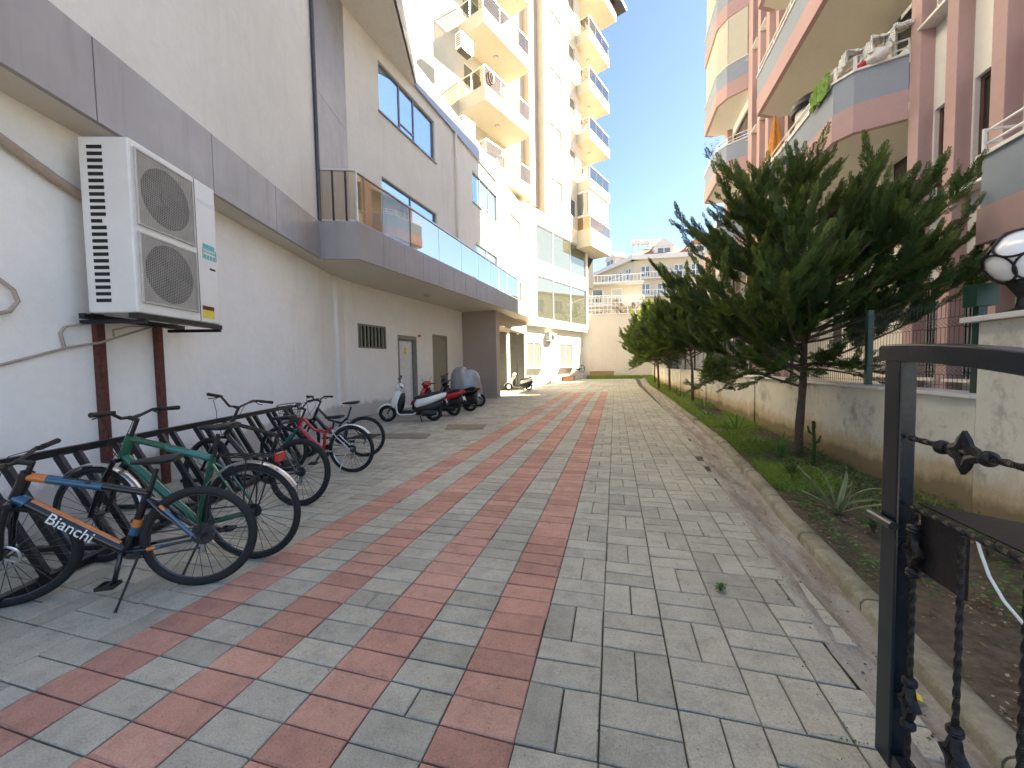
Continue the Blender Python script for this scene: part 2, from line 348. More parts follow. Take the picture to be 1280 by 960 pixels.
def miter(P, d, inside):
    segs = []
    for a, b in zip(P, P[1:]):
        t = (b - a).normalized(); n = Vector((t.y, -t.x, 0))
        if n.dot(inside - (a + b) / 2) < 0: n = -n
        segs.append((t, n))
    out = []
    for i, p in enumerate(P):
        if i == 0: out.append(p + segs[0][1] * d)
        elif i == len(P) - 1: out.append(p + segs[-1][1] * d)
        else:
            n = (segs[i - 1][1] + segs[i][1]).normalized(); out.append(p + n * (d / max(.3, n.dot(segs[i][1]))))
    return out
def ribbon(mb, P, d0, d1, inside, z0, z1):
    A_ = miter(P, d0, inside); B2 = miter(P, d1, inside); plan = A_ + B2[::-1]
    n = len(P)
    for i in range(n - 1):
        pass
    vs = [Vector((p.x, p.y, z)) for z in (z0, z1) for p in A_] + [Vector((p.x, p.y, z)) for z in (z0, z1) for p in B2]
    fs = []
    a0, a1, b0, b1 = 0, n, 2 * n, 3 * n
    for i in range(n - 1):
        fs += [(a0 + i, a0 + i + 1, a1 + i + 1, a1 + i), (b0 + i, b1 + i, b1 + i + 1, b0 + i + 1), (a1 + i, a1 + i + 1, b1 + i + 1, b1 + i), (a0 + i, b0 + i, b0 + i + 1, a0 + i + 1)]
    fs += [(a0, a1, b1, b0), (a0 + n - 1, b0 + n - 1, b1 + n - 1, a1 + n - 1)]
    return mb.add(vs, fs)
class Fr:
    def __init__(s, x, y, a):
        s.o = Vector((x, y, 0)); s.a = a; s.u = Vector((sin(R(a)), cos(R(a)), 0)); s.n = Vector((s.u.y, -s.u.x, 0))
    def w(s, u, off=0, z=0): return s.o + s.u * u + s.n * off + Vector((0, 0, z))
FW1 = Fr(-7.72, 9.6, -17.4); FF1 = Fr(-6.64, 7.67, -17.4); FW2 = Fr(-7.7, 9.6, 5); FB1 = Fr(-5.83, 7.97, 6.55)
FU2 = Fr(-7.1, 9.1, 5); FT = Fr(-4.24, 29.3, 22)
FA = Fr(5.5, 0, 0); FA.n = Vector((-1, 0, 0))      # pink building, off>0 towards the lane
FG = Fr(3.0, 0, 0); FG.n = Vector((-1, 0, 0))

def text(name, body, size, mat, parent, mtx, extr=0.001, align='CENTER'):
    cu = bpy.data.curves.new(name, 'FONT'); cu.body = body; cu.size = size; cu.extrude = extr; cu.align_x = align; cu.align_y = 'CENTER'
    o = bpy.data.objects.new(name, cu); COL.objects.link(o); bpy.context.view_layer.update()
    me = bpy.data.meshes.new_from_object(o.evaluated_get(bpy.context.evaluated_depsgraph_get())); bpy.data.objects.remove(o)
    me.transform(mtx); me.materials.clear(); me.materials.append(M[mat])
    n = bpy.data.objects.new(name, me); COL.objects.link(n); n.parent = parent; return n

def wall_open(mb, F, u0, u1, z0, z1, ops, depth=0.14, off=0):
    """front skin of a wall with real openings and reveals; ops: (u0,u1,z0,z1)"""
    us = sorted({u0, u1, *[o[0] for o in ops], *[o[1] for o in ops]}); zs = sorted({z0, z1, *[o[2] for o in ops], *[o[3] for o in ops]})
    us = [u for u in us if u0 <= u <= u1]; zs = [z for z in zs if z0 <= z <= z1]
    for i in range(len(us) - 1):
        for j in range(len(zs) - 1):
            cu, cz = (us[i] + us[i + 1]) / 2, (zs[j] + zs[j + 1]) / 2
            if any(o[0] < cu < o[1] and o[2] < cz < o[3] for o in ops): continue
            mb.quad(F.w(us[i], off, zs[j]), F.w(us[i + 1], off, zs[j]), F.w(us[i + 1], off, zs[j + 1]), F.w(us[i], off, zs[j + 1]))
    for a, b, c, d in ops:
        p = [(a, c), (b, c), (b, d), (a, d)]
        for k in range(4):
            q, r_ = p[k], p[(k + 1) % 4]
            mb.quad(F.w(q[0], off, q[1]), F.w(r_[0], off, r_[1]), F.w(r_[0], off - depth, r_[1]), F.w(q[0], off - depth, q[1]))
def window(F, a, b, c, d, parent, fm='win_frame', pm='mirror', off=-0.10, mull=(), horiz=(), fw=0.05, sill=None, curtain=False, nm='window'):
    f = MB()
    for (x0, x1, y0, y1) in [(a, a + fw, c, d), (b - fw, b, c, d), (a + fw, b - fw, c, c + fw), (a + fw, b - fw, d - fw, d)]: f.fbox(F, x0, x1, off - 0.03, off + 0.03, y0, y1)
    for m_ in mull: f.fbox(F, m_ - fw * .6, m_ + fw * .6, off - 0.025, off + 0.025, c + fw, d - fw)
    for (h, x0, x1) in horiz: f.fbox(F, x0, x1, off - 0.022, off + 0.022, h - fw * .5, h + fw * .5)
    o = f.build(nm, fm, parent)
    p = MB().fbox(F, a + fw * .5, b - fw * .5, off - 0.012, off - 0.004, c + fw * .5, d - fw * .5); p.build('pane', pm, o)
    if sill:
        MB().fbox(F, a - 0.06, b + 0.06, off - 0.02, 0.05, c - 0.05, c - 0.003).build('sill', sill, o)
    return o
def glassrail(F, u0, u1, off, z0, z1, parent, gm, n, posts=True, t=0.012, rm='rail', gz=0.06, pr_=0.02, ends=()):
    """rail on top, posts and glass panels, children of parent"""
    MB().fbox(F, u0, u1, off - 0.03, off + 0.03, z1 - 0.05, z1).build('handrail', rm, parent)
    for i in range(n):
        a = u0 + (u1 - u0) * i / n; b = u0 + (u1 - u0) * (i + 1) / n
        MB().fbox(F, a + 0.015, b - 0.015, off - t / 2, off + t / 2, z0 + gz, z1 - 0.052).build('glass_panel', gm, parent)
    if posts:
        for i in range(n + 1):
            a = u0 + (u1 - u0) * i / n
            MB().fbox(F, a - pr_ / 2, a + pr_ / 2, off - 0.045, off - 0.015, z0, z1 - 0.053).build('post', rm, parent)

# ================================================================ SETTING
def zramp(y):
    t = min(1, max(0, (y - 27) / 5)); return 0.28 * t * t * (3 - 2 * t)
MB().box(-300, 300, -300, 500, -1.0, -0.12).build('ground', 'soil', kind='structure')
# sand bed under the paving
def strip(xa, xb, ys, dz, name, mat, th=0.3):
    mb = MB(); L_ = len(ys)
    for i in range(L_ - 1):
        y0, y1 = ys[i], ys[i + 1]; z0, z1 = zramp(y0) + dz, zramp(y1) + dz
        mb.hexa([(xa(y0), y0, z0 - th), (xb(y0), y0, z0 - th), (xb(y1), y1, z1 - th), (xa(y1), y1, z1 - th), (xa(y0), y0, z0), (xb(y0), y0, z0), (xb(y1), y1, z1), (xa(y1), y1, z1)])
    return mb
ysr = [-4, 5, 15, 26] + [27 + .5 * i for i in range(13)] + [36]
def lerp_tab(tab):
    def f(y):
        if y <= tab[0][0]: return tab[0][1]
        for (a, b), (c, d) in zip(tab, tab[1:]):
            if y <= c: return b + (d - b) * (y - a) / (c - a)
        return tab[-1][1]
    return f
gutL = lerp_tab([(-4, 0.80), (0, 0.98), (2.5, 1.08), (4.5, 1.20), (7.4, 1.38), (11.8, 1.53), (26, 1.80), (36, 1.85)])
kerbL = lerp_tab([(-4, 1.05), (0, 1.20), (2.5, 1.38), (4, 1.49), (5.5, 1.63), (7.5, 1.79), (14.7, 1.97), (25, 2.12), (36, 2.2)])
kerbR = lambda y: kerbL(y) + 0.14
strip(lambda y: -9.5, lambda y: gutL(y) + .05, [-4 + i for i in range(31)] + ysr[4:], -0.015, 'joint', 'joint').build('paving_bed', 'joint', kind='structure')
# the pavers themselves
A = 0.3246; B_ = A / 2; AY = 0.3092; BY = AY / 2; X7 = -0.397; GAP = 0.005
def wallx(y):
    if y < 9.6: return -7.72 + (9.6 - y) * 0.3134
    return -7.7 + (y - 9.6) * 0.0875
pv = MB()
def block(x0, x1, y0, y1, red):
    cx, cy = (x0 + x1) / 2, (y0 + y1) / 2
    if cx > gutL(cy) + 0.05 or cx < wallx(cy) - 0.5 or cy > 33.6 or cy < -3: return
    g = GAP * 0.5 + ru(0, 0.0016); c = 0.0045
    z = zramp(cy); zz = [zramp(y0), zramp(y0), zramp(y1), zramp(y1)]; tx, ty = ru(-.0022, .0022), ru(-.0022, .0022); ju = [-tx - ty, tx - ty, tx + ty, -tx + ty]
    jx = ru(-.0012, .0012); jy = ru(-.0012, .0012)
    x0 += g + jx; x1 -= g - jx; y0 += g + jy; y1 -= g - jy
    chip = rnd() < .18; ck = int(rnd() * 4)
    P = [(x0, y0), (x1, y0), (x1, y1), (x0, y1)]; I = [(x0 + c, y0 + c), (x1 - c, y0 + c), (x1 - c, y1 - c), (x0 + c, y1 - c)]
    vs = [(p[0], p[1], zz[i] - 0.016) for i, p in enumerate(P)] + [(p[0], p[1], zz[i] - 0.004 + ju[i]) for i, p in enumerate(P)] + [(p[0], p[1], zz[i] + ju[i]) for i, p in enumerate(I)]
    if chip: k8 = 8 + ck; vs[k8] = (vs[k8][0] + (cx - vs[k8][0]) * .09, vs[k8][1] + (cy - vs[k8][1]) * .12, vs[k8][2]); vs[4 + ck] = (vs[4 + ck][0], vs[4 + ck][1], vs[4 + ck][2] - .004)
    vs = [(vx + .010 * noise.noise(Vector((vx * .6, vy * .45, 3))), vy + .010 * noise.noise(Vector((vx * .6, vy * .45, 13))), vz + .006 * noise.noise(Vector((vx * .8, vy * .8, 23)))) for vx, vy, vz in vs]
    pv.cur = 1 if red else 0; pv.rv = rnd()
    pv.add(vs, [(0, 1, 5, 4), (1, 2, 6, 5), (2, 3, 7, 6), (3, 0, 4, 7), (4, 5, 9, 8), (5, 6, 10, 9), (6, 7, 11, 10), (7, 4, 8, 11), (8, 9, 10, 11)])
for ci in range(-6, 25):
    x1 = X7 - A * ci; x0 = x1 - A      # ci = 0 is the rightmost red column
    for k in range(-10, 122):
        y0 = 1.41 + AY * k - AY * 5
        if 0 <= ci <= 6:
            red = ci % 2 == 0 and y0 < 20.9
            for h in (0, 1):
                if red or rnd() > 0.03 or y0 > 21: block(x0, x1, y0 + h * BY, y0 + (h + 1) * BY, red)
                else:
                    block(x0, x0 + B_, y0 + h * BY, y0 + (h + 1) * BY, red); block(x0 + B_, x1, y0 + h * BY, y0 + (h + 1) * BY, red)
        else:
            if (ci + k) % 2:
                for h in (0, 1): block(x0, x1, y0 + h * BY, y0 + (h + 1) * BY, False)
            else:
                block(x0, x0 + B_, y0, y0 + AY, False); block(x0 + B_, x1, y0, y0 + AY, False)
pv.build('paving', ['pav_g', 'pav_r'], kind='structure', rndattr=True, nrm=False)
# gutter, kerb, soil bed
ysf = [-4 + 0.25 * i for i in range(149)]
gm = MB(); 
for i in range(len(ysf) - 1):
    rows = []
    for y in (ysf[i], ysf[i + 1]):
        a, b = gutL(y), kerbL(y); rr = []
        for t, dz in ((0, 0.002), (0.12, 0.010), (0.35, -0.004), (0.6, -0.012), (0.85, 0.004), (1.0, 0.016)):
            x = a + (b - a) * t; nz = noise.noise(Vector((x * 3, y * 3, 0))) * 0.008; nx = noise.noise(Vector((y * 2.3, 5, t))) * 0.03 if t == 0 else 0
            rr.append((x + nx, y, zramp(y) + dz + nz))
        rows.append(rr)
    for k in range(5): gm.quad(rows[0][k], rows[0][k + 1], rows[1][k + 1], rows[1][k])
gm.build('gutter', 'gutter', kind='structure', smooth=True, nrm=False)
kb = MB(); y = -4.0
while y < 33.5:
    L_ = 0.95; y1 = y + L_ - 0.012; d0 = ru(-.006, .006); h0 = ru(-.01, .01)
    prof = [(0, -0.1), (0, 0.075), (0.012, 0.095), (0.035, 0.105), (0.105, 0.105), (0.13, 0.09), (0.14, 0.07), (0.14, -0.1)]
    ns = 4; rings = []
    for q in range(ns + 1):
        yy = y + (y1 - y) * q / ns
        rings.append([(kerbL(yy) + p[0] + d0 + noise.noise(Vector((yy * 6, p[1] * 20, 3))) * .006, yy, zramp(yy) + p[1] + h0 + noise.noise(Vector((yy * 5, p[0] * 20, 9))) * .006) for p in prof])
    kb.loft(rings); y += L_
kb.build('kerb', 'kerb', kind='structure', smooth=True)
sb = MB(); ysb = [-4 + 0.2 * i for i in range(190)]; NX = 9
def soilz(x, y): return zramp(y) + 0.05 + 0.05 * noise.noise(Vector((x * 1.7, y * 1.7, 1))) + 0.02 * noise.noise(Vector((x * 7, y * 7, 2))) + 0.05 * max(0, (x - 2.2))
pts = [[(kerbR(y) - 0.02 + (3.02 - kerbR(y)) * k / NX, y) for k in range(NX + 1)] for y in ysb]
for i in range(len(ysb) - 1):
    for k in range(NX):
        sb.quad(*[(p[0], p[1], soilz(*p)) for p in (pts[i][k], pts[i][k + 1], pts[i + 1][k + 1], pts[i + 1][k])])
sb.build('soil_bed', 'soil', kind='structure', smooth=True, nrm=False)
# far terrace bed and soil behind the paving end
MB().box(-2.4, 6, 33.6, 36.6, -0.2, 0.34).build('far_bed', 'soil', kind='structure')
MB().box(-12, -2.4, 33.6, 37.5, -0.2, 0.285).build('concrete_apron', 'gutter', kind='structure')
# yard behind the garden wall
MB().box(3.2, 6.4, -4, 30, -0.1, 0.90).build('yard', 'marble', kind='structure')

# ================================================================ LEFT BUILDING
LB = thing('apartment_building', 'white and grey rendered building on the left with metal fascia and long glass balcony', 'building', (-7.72, 9.6, 0))
# ground floor walls
mb = MB(); mb.fbox(FW1, -11.0, 0.0, -3.0, 0.0, -0.2, 4.1); mb.fbox(FW1, -0.45, 0.0, 0.003, 0.10, -0.2, 4.1); mb.build('wall', 'white_wall', LB)
ops = [(0.66, 1.98, 2.14, 2.9), (2.62, 3.78, 0.02, 2.68), (4.95, 6.12, 0.12, 2.83)]
mb = MB(); wall_open(mb, FW2, 0.0, 7.62, -0.2, 4.1, ops, 0.16); mb.fbox(FW2, 0, 7.6, -3.2, -0.17, -0.2, 4.1); mb.fbox(FW2, 0.0, 0.35, 0.003, 0.06, -0.2, 4.1); mb.build('wall', 'white_wall', LB)
# soffit slab over the recess
mb = MB()
sp = [FF1.w(-9.0, -0.03), FF1.w(0.03, -0.03), FB1.w(0.03, -0.03), FB1.w(12.25, -0.03), Vector((-5.37, 20.9, 0)), Vector((-5.38, 24.0, 0)), Vector((-9, 24.0, 0)), FW1.w(-0.2, -1.0), FW1.w(-11.0, -1.0)]
mb.prism([(p.x, p.y) for p in sp], 4.1, 4.2); mb.build('soffit', 'soffit', LB)
# fascia panels: near run, return, balcony run
edges = [-9.0, -5.06, -3.42, -1.81, 0.0]
for a, b in zip(edges, edges[1:]): MB().fbox(FF1, a + 0.006, b - 0.006, -0.06, 0.0, 4.085, 4.93).build('fascia_panel', 'panel', LB, bev=0.004)
pa, pb = FF1.w(0), FB1.w(0)
mb = MB(); d = (pb - pa).normalized(); nrm = Vector((d.y, -d.x, 0))
mb.hexa([pa - nrm * .0 + Vector((0, 0, 4.085)), pb + Vector((0, 0, 4.085)), pb - nrm * .06 + Vector((0, 0, 4.085)), pa - nrm * .06 + Vector((0, 0, 4.085)),
         pa + Vector((0, 0, 4.96)), pb + Vector((0, 0, 4.96)), pb - nrm * .06 + Vector((0, 0, 4.96)), pa - nrm * .06 + Vector((0, 0, 4.96))])
mb.build('fascia_panel', 'panel', LB)
n_ = 14
for i in range(n_):
    a = 12.28 * i / n_; b = 12.28 * (i + 1) / n_
    za = 4.96 - 0.2 * a / 12.3; zb = 4.96 - 0.2 * b / 12.3
    p = MB(); p.hexa([FB1.w(a + .004, 0, 4.085), FB1.w(b - .004, 0, 4.085), FB1.w(b - .004, -.06, 4.085), FB1.w(a + .004, -.06, 4.085), FB1.w(a + .004, 0, za), FB1.w(b - .004, 0, zb), FB1.w(b - .004, -.06, zb), FB1.w(a + .004, -.06, za)])
    p.build('fascia_panel', 'panel', LB, bev=0.003)
# balcony floor
mb = MB(); mb.prism([(p.x, p.y) for p in (FF1.w(0.0, -0.07), FB1.w(0.03, -0.07), FB1.w(12.2, -0.07), Vector((-5.2, 24.4, 0)), Vector((-6.6, 24.4, 0)), FU2.w(0, 0.0), FF1.w(0, -0.9))], 4.21, 4.74); mb.build('balcony_floor', 'soffit', LB)
# balcony railing
RL = MB().fbox(FB1, 0.0, 0.02, -0.03, 0.0, 4.96, 5.0).build('balcony_railing', 'rail', LB)
npan = [0.0, 0.9, 2.1, 3.58, 5.05, 6.4, 7.5, 8.5, 9.45, 10.8]
def railz(u): return 6.14 - 0.37 * min(1, u / 10.8)
for i, (a, b) in enumerate(zip(npan, npan[1:])):
    za, zb = 4.99 - 0.0163 * a, 4.99 - 0.0163 * b
    p = MB(); p.hexa([FB1.w(a + .012, -.045, za), FB1.w(b - .012, -.045, zb), FB1.w(b - .012, -.035, zb), FB1.w(a + .012, -.035, za), FB1.w(a + .012, -.045, railz(a) - .04), FB1.w(b - .012, -.045, railz(b) - .04), FB1.w(b - .012, -.035, railz(b) - .04), FB1.w(a + .012, -.035, railz(a) - .04)])
    p.build('glass_panel', 'bal_brown' if i < 2 else 'bal_glass', RL)
    h = MB(); h.hexa([FB1.w(a, -.07, railz(a) - .035), FB1.w(b, -.07, railz(b) - .035), FB1.w(b, 0.0, railz(b) - .035), FB1.w(a, 0.0, railz(a) - .035), FB1.w(a, -.07, railz(a)), FB1.w(b, -.07, railz(b)), FB1.w(b, 0.0, railz(b)), FB1.w(a, 0.0, railz(a))])
    h.build('handrail', 'rail', RL)
for a in (10.8, 11.8, 12.9, 14.0):
    MB().bar(FB1.w(a, -.05 - 0.10 * (a - 10.8) ** 1.2, 4.78), FB1.w(a, -.05 - 0.10 * (a - 10.8) ** 1.2, 5.78), .03, .03, (1, 0, 0)).build('post', 'rail', RL)
pp = [FB1.w(10.8 + q * 0.4, -.05 - 0.10 * (q * 0.4) ** 1.2) for q in range(10)]
for q in range(9):
    p, p2 = pp[q], pp[q + 1]
    g = MB(); g.quad(p + Vector((0, 0, 4.8)), p2 + Vector((0, 0, 4.8)), p2 + Vector((0, 0, 5.73)), p + Vector((0, 0, 5.73))); g.build('glass_panel', 'bal_brown', RL)
MB().tube([p + Vector((0, 0, 5.76)) for p in pp], 0.022, 6).build('handrail', 'rail', RL)
# return railing facing the camera
mb = MB(); q0, q1 = pa + Vector((0, 0, 0)), pb
mb.bar(q0 + Vector((0, 0, 6.13)), q1 + Vector((0, 0, 6.13)), .06, .04); mb.build('handrail', 'rail', RL)
for t0, t1 in ((0.04, 0.36), (0.38, 0.70), (0.72, 0.97)):
    g = MB(); a_, b_ = q0.lerp(q1, t0), q0.lerp(q1, t1); g.quad(a_ + Vector((0, 0, 5.0)), b_ + Vector((0, 0, 5.0)), b_ + Vector((0, 0, 6.1)), a_ + Vector((0, 0, 6.1))); g.build('glass_panel', 'bal_brown', RL)
for t0 in (0.01, 0.37, 0.71, 0.99):
    a_ = q0.lerp(q1, t0); MB().bar(a_ + Vector((0, 0, 4.97)), a_ + Vector((0, 0, 6.11)), .035, .035, (1, 0, 0)).build('post', 'steel_dk' if 0.1 < t0 < 0.9 else 'rail', RL)
# upper near wall (textured) and its metal clad end
mb = MB(); mb.fbox(FF1, -9.0, -0.02, -2.0, -0.015, 4.94, 19); mb.build('upper_wall', 'rough_wall', LB)
e0 = FF1.w(0.0, -0.04); e1 = FU2.w(0.2, 0.0)
zz = 4.97
for z0, z1 in ((4.97, 8.0), (8.0, 10.6), (10.6, 13.2), (13.2, 16)):
    MB().hexa([e0 + Vector((.0, 0, z0 + .01)), e0 + Vector((.02, .06, z0 + .01)), e1 + Vector((0, .06, z0 + .01)), e1 + Vector((-.02, 0, z0 + .01)), e0 + Vector((.0, 0, z1)), e0 + Vector((.02, .06, z1)), e1 + Vector((0, .06, z1)), e1 + Vector((-.02, 0, z1))]).build('metal_cladding', 'panel', LB)
MB().tube([FF1.w(-0.05, 0.03, 4.96), FF1.w(-0.05, 0.03, 19)], 0.045, 10).build('downpipe', 'steel_dk', LB, smooth=True)
# set-back upper wall with windows
ops = [(1.65, 4.9, 9.40, 10.93), (1.65, 4.9, 4.97, 7.45), (8.2, 11.25, 9.2, 10.66), (8.4, 11.2, 4.97, 7.4), (13.2, 15.2, 4.97, 10.6)]
mb = MB(); wall_open(mb, FU2, 0.15, 16.6, 4.75, 11.36, ops, 0.16); mb.fbox(FU2, 0.15, 16.6, -4, -0.2, 4.2, 11.36); mb.build('upper_wall', 'rough_wall', LB)
window(FU2, 1.65, 4.9, 9.40, 10.93, LB, mull=(2.78, 3.6), horiz=((9.7, 2.8, 3.6),), sill='win_frame')
window(FU2, 1.65, 4.9, 4.97, 7.45, LB, mull=(3.27,))
window(FU2, 8.2, 11.25, 9.2, 10.66, LB, mull=(9.15, 10.2), horiz=((9.5, 9.15, 10.2),), sill='win_frame')
window(FU2, 8.4, 11.2, 4.97, 7.4, LB, mull=(9.8,))
window(FU2, 13.2, 15.2, 4.97, 10.6, LB, mull=(), fm='win_frame', pm='curtain')
MB().tube([FU2.w(6.5, .08, 4.8), FU2.w(6.5, .08, 11.3), FU2.w(6.5, -.02, 11.5)], 0.055, 10).build('downpipe', 'rough_wall', LB, smooth=True)
MB().tube([FU2.w(12.2, .08, 4.8), FU2.w(12.2, .08, 11.3)], 0.055, 10).build('downpipe', 'rough_wall', LB, smooth=True)
# parapet band, roof and overhanging bay
MB().fbox(FU2, 3.5, 11.0, -0.3, 0.10, 11.36, 12.15).build('parapet', 'panel_blue', LB)
MB().fbox(FU2, 0.15, 16.6, -4, -0.31, 11.37, 11.5).build('roof', 'panel_blue', LB)
MB().fbox(FU2, 11.0, 16.6, -0.3, 0.06, 11.36, 11.75).build('parapet', 'cream', LB)
bp = [FU2.w(0.15, -0.02), FU2.w(3.5, -0.02), FU2.w(3.48, 0.09), FU2.w(0.69, 1.33), FU2.w(-0.6, 1.9), FU2.w(-0.9, 0.6)]
MB().prism([(p.x, p.y) for p in bp], 11.352, 16.5).build('overhanging_bay', 'rough_wall', LB)
q = MB(); a_, b_ = FU2.w(3.50, 0.13), FU2.w(-0.6, 1.95)
q.extr([a_ + Vector((0, 0, 11.38)), b_ + Vector((0, 0, 11.38)), b_ + Vector((0, 0, 16.5)), a_ + Vector((0, 0, 12.3))], (0.02, 0.03, 0)); q.build('metal_cladding', 'panel', LB)
# grille window
g = MB(); a, b, c, d = 0.66, 1.98, 2.14, 2.9
for (x0, x1, y0, y1) in [(a, a + .05, c, d), (b - .05, b, c, d), (a + .05, b - .05, c, c + .05), (a + .05, b - .05, d - .05, d)]: g.fbox(FW2, x0, x1, -.05, .012, y0, y1)
wn = g.build('window', 'win_frame', LB)
for k in range(7):
    x = a + .16 + k * .168; MB().fbox(FW2, x - .022, x + .022, -.045, .0, c + .05, d - .05).build('security_bar', 'olive_door', wn)
MB().fbox(FW2, a + .02, b - .02, -.15, -.14, c, d).build('pane', 'dark', wn)
# doors
dr = MB().fbox(FW2, 2.72, 3.60, -.13, -.09, .02, 2.50); dr = dr.build('door', 'door_white', LB)
f = MB()
for (x0, x1, y0, y1) in [(2.62, 2.70, .02, 2.68), (3.62, 3.78, .02, 2.68), (2.70, 3.62, 2.53, 2.68)]: f.fbox(FW2, x0, x1, -.12, .012, y0, y1)
f.build('door_frame', 'win_frame', dr)
MB().bar(FW2.w(3.5, -.07, 1.12), FW2.w(3.36, -.05, 1.12), .02, .03).build('handle', 'steel', dr)
MB().fbox(FW2, 3.1, 3.24, -.089, -.083, 2.0, 2.25).build('notice', 'yellow', dr)
dr = MB().fbox(FW2, 5.0, 6.07, -.10, -.03, .14, 2.80).build('door', 'olive_door', LB)
f = MB()
for (x0, x1, y0, y1) in [(4.93, 5.0, .12, 2.86), (6.07, 6.14, .12, 2.86), (5.0, 6.07, 2.80, 2.86)]: f.fbox(FW2, x0, x1, -.10, .01, y0, y1)
f.build('door_frame', 'olive_door', dr)
# porch: pier, beam, columns
MB().hexa([(-7.25, 17.28, -.1), (-5.35, 17.18, -.1), (-5.35, 17.75, -.1), (-7.25, 17.85, -.1), (-7.25, 17.28, 4.099), (-5.35, 17.18, 4.099), (-5.35, 17.75, 4.099), (-7.25, 17.85, 4.099)]).build('porch_pier', 'taupe', LB, bev=.006)
MB().box(-5.75, -5.36, 17.75, 23.6, 3.46, 4.098).build('porch_beam', 'taupe', LB)
MB().box(-9, -5.75, 17.9, 23.6, 3.62, 4.098).build('porch_ceiling', 'taupe', LB)
for x in (-6.82, -6.12, -5.62):
    MB().box(x - .21, x + .21, 23.15, 23.55, -.1, 3.61 if x < -5.7 else 3.455).build('porch_column', 'darkcol', LB)

# ceiling lamp under the soffit
cl = thing('ceiling_lamp', 'round glass ceiling lamp on the soffit under the long balcony', 'lamp', (-6.46, 12.6, 4.1))
MB().lathe((-6.46, 12.6, 4.1), (0, 0, -1), [(.17, 0), (.17, .03), (.15, .035)], 24).build('base_plate', 'steel', cl, smooth=True)
MB().lathe((-6.46, 12.6, 4.06), (0, 0, -1), [(.14, 0), (.13, .03), (.09, .06), (.02, .075)], 24).build('diffuser', 'ac_grille', cl, smooth=True)
al = thing('alarm_light', 'small dark red alarm light on the wall beside the white door', 'light', FW2.w(3.93, 0, 2.72))
MB().fbox(FW2, 3.9, 3.96, 0, .03, 2.68, 2.76).build('bracket', 'plastic', al)
MB().lathe(FW2.w(3.93, .03, 2.72), FW2.n, [(.045, 0), (.045, .05), (.02, .075)], 14).build('lens', 'red_lens', al, smooth=True)

# ================================================================ TOWER
TW = thing('apartment_tower', 'tall cream tower block in sunlight with stacked glass balconies at the end of the lane', 'building', (-4.24, 29.3, 0))
zf = [25.78, 21.75, 17.72, 13.84]
ops = [(-.70, 1.08, z, z + 1.55) for z in zf + [29.8]] + [(2.28, 3.3, z - .35, z + 1.0) for z in zf + [29.8]]
gl1 = (-2.7, 5.05, 8.9, 11.38); gl2 = (-2.7, 5.05, 4.85, 7.85)
mb = MB(); wall_open(mb, FT, -1.5, 4.3, 12.4, 34, ops, .16); wall_open(mb, FT, -9.5, 5.35, 4.45, 12.4, [gl1, gl2], .18)
mb.fbox(FT, -9.5, 5.34, -9, -.19, 4.45, 12.4); mb.fbox(FT, -1.48, 4.28, -9, -.17, 12.4, 34); mb.fbox(FT, 4.28, 7.3, -9, -.9, 12.4, 34)
mb.quad(FT.w(4.3, 0, 12.4), FT.w(4.3, -.9, 12.4), FT.w(4.3, -.9, 34), FT.w(4.3, 0, 34)); mb.quad(FT.w(5.35, 0, 4.45), FT.w(5.35, -9, 4.45), FT.w(5.35, -9, 12.4), FT.w(5.35, 0, 12.4))
mb.fbox(FT, -9.5, 5.35, -9, -0.0, 4.30, 4.448)
mb.quad(FT.w(-1.5, 0, 12.4), FT.w(-1.5, -1.2, 12.4), FT.w(-1.5, -1.2, 34), FT.w(-1.5, 0, 34)); mb.quad(FT.w(-1.5, 0, 12.4), FT.w(5.35, 0, 12.4), FT.w(5.35, -2, 12.4), FT.w(-1.5, -2, 12.4))
mb.build('wall', 'cream', TW)
opl = [(-8.6 + 0, -6.9, z, z + 2.3) for z in (12.9, 16.95, 20.95, 24.95)] + [(-6.3, -4.9, z + .0, z + 2.3) for z in (12.9, 16.95, 20.95, 24.95)]
mb = MB(); wall_open(mb, FT, -15.5, -2.6, 11.5, 34, opl, .15, off=-1.0); mb.fbox(FT, -15.5, -2.6, -9, -1.17, 11.5, 34); mb.build('recessed_wall', 'cream', TW)
for o_ in opl: window(FT, *o_, TW, off=-1.1, fm='white_frame', pm='pane', mull=((o_[0] + o_[1]) / 2,))
MB().fbox(FT, -2.62, -1.48, -1.2, -0.5, 12.9, 34).build('recessed_pier', 'taupe', TW)
for z in zf + [29.8]:
    window(FT, -.70, 1.08, z, z + 1.55, TW, fm='white_frame', pm='pane', mull=(.1,), sill='marble', off=-.08)
    window(FT, 2.28, 3.3, z - .35, z + 1.0, TW, fm='white_frame', pm='pane', off=-.08)
for gl in (gl1, gl2): window(FT, *gl, TW, fm='rail', pm='mirror_g', mull=(-.37, 2.35), off=-.10, fw=.07)
# ground floor under the overhang
og = [(-3.3, -1.45, 1.35, 3.15), (1.25, 3.42, 1.33, 3.2)]
mb = MB(); wall_open(mb, FT, -12, 5.15, 0.0, 4.32, og, .14, off=-.5); mb.fbox(FT, -12, 5.15, -9, -.65, 0, 4.32); mb.build('ground_floor_wall', 'apt_white', TW)
for o_ in og: window(FT, *o_, TW, off=-.58, fm='white_frame', pm='pane', mull=((o_[0] + o_[1]) / 2,), sill='marble')
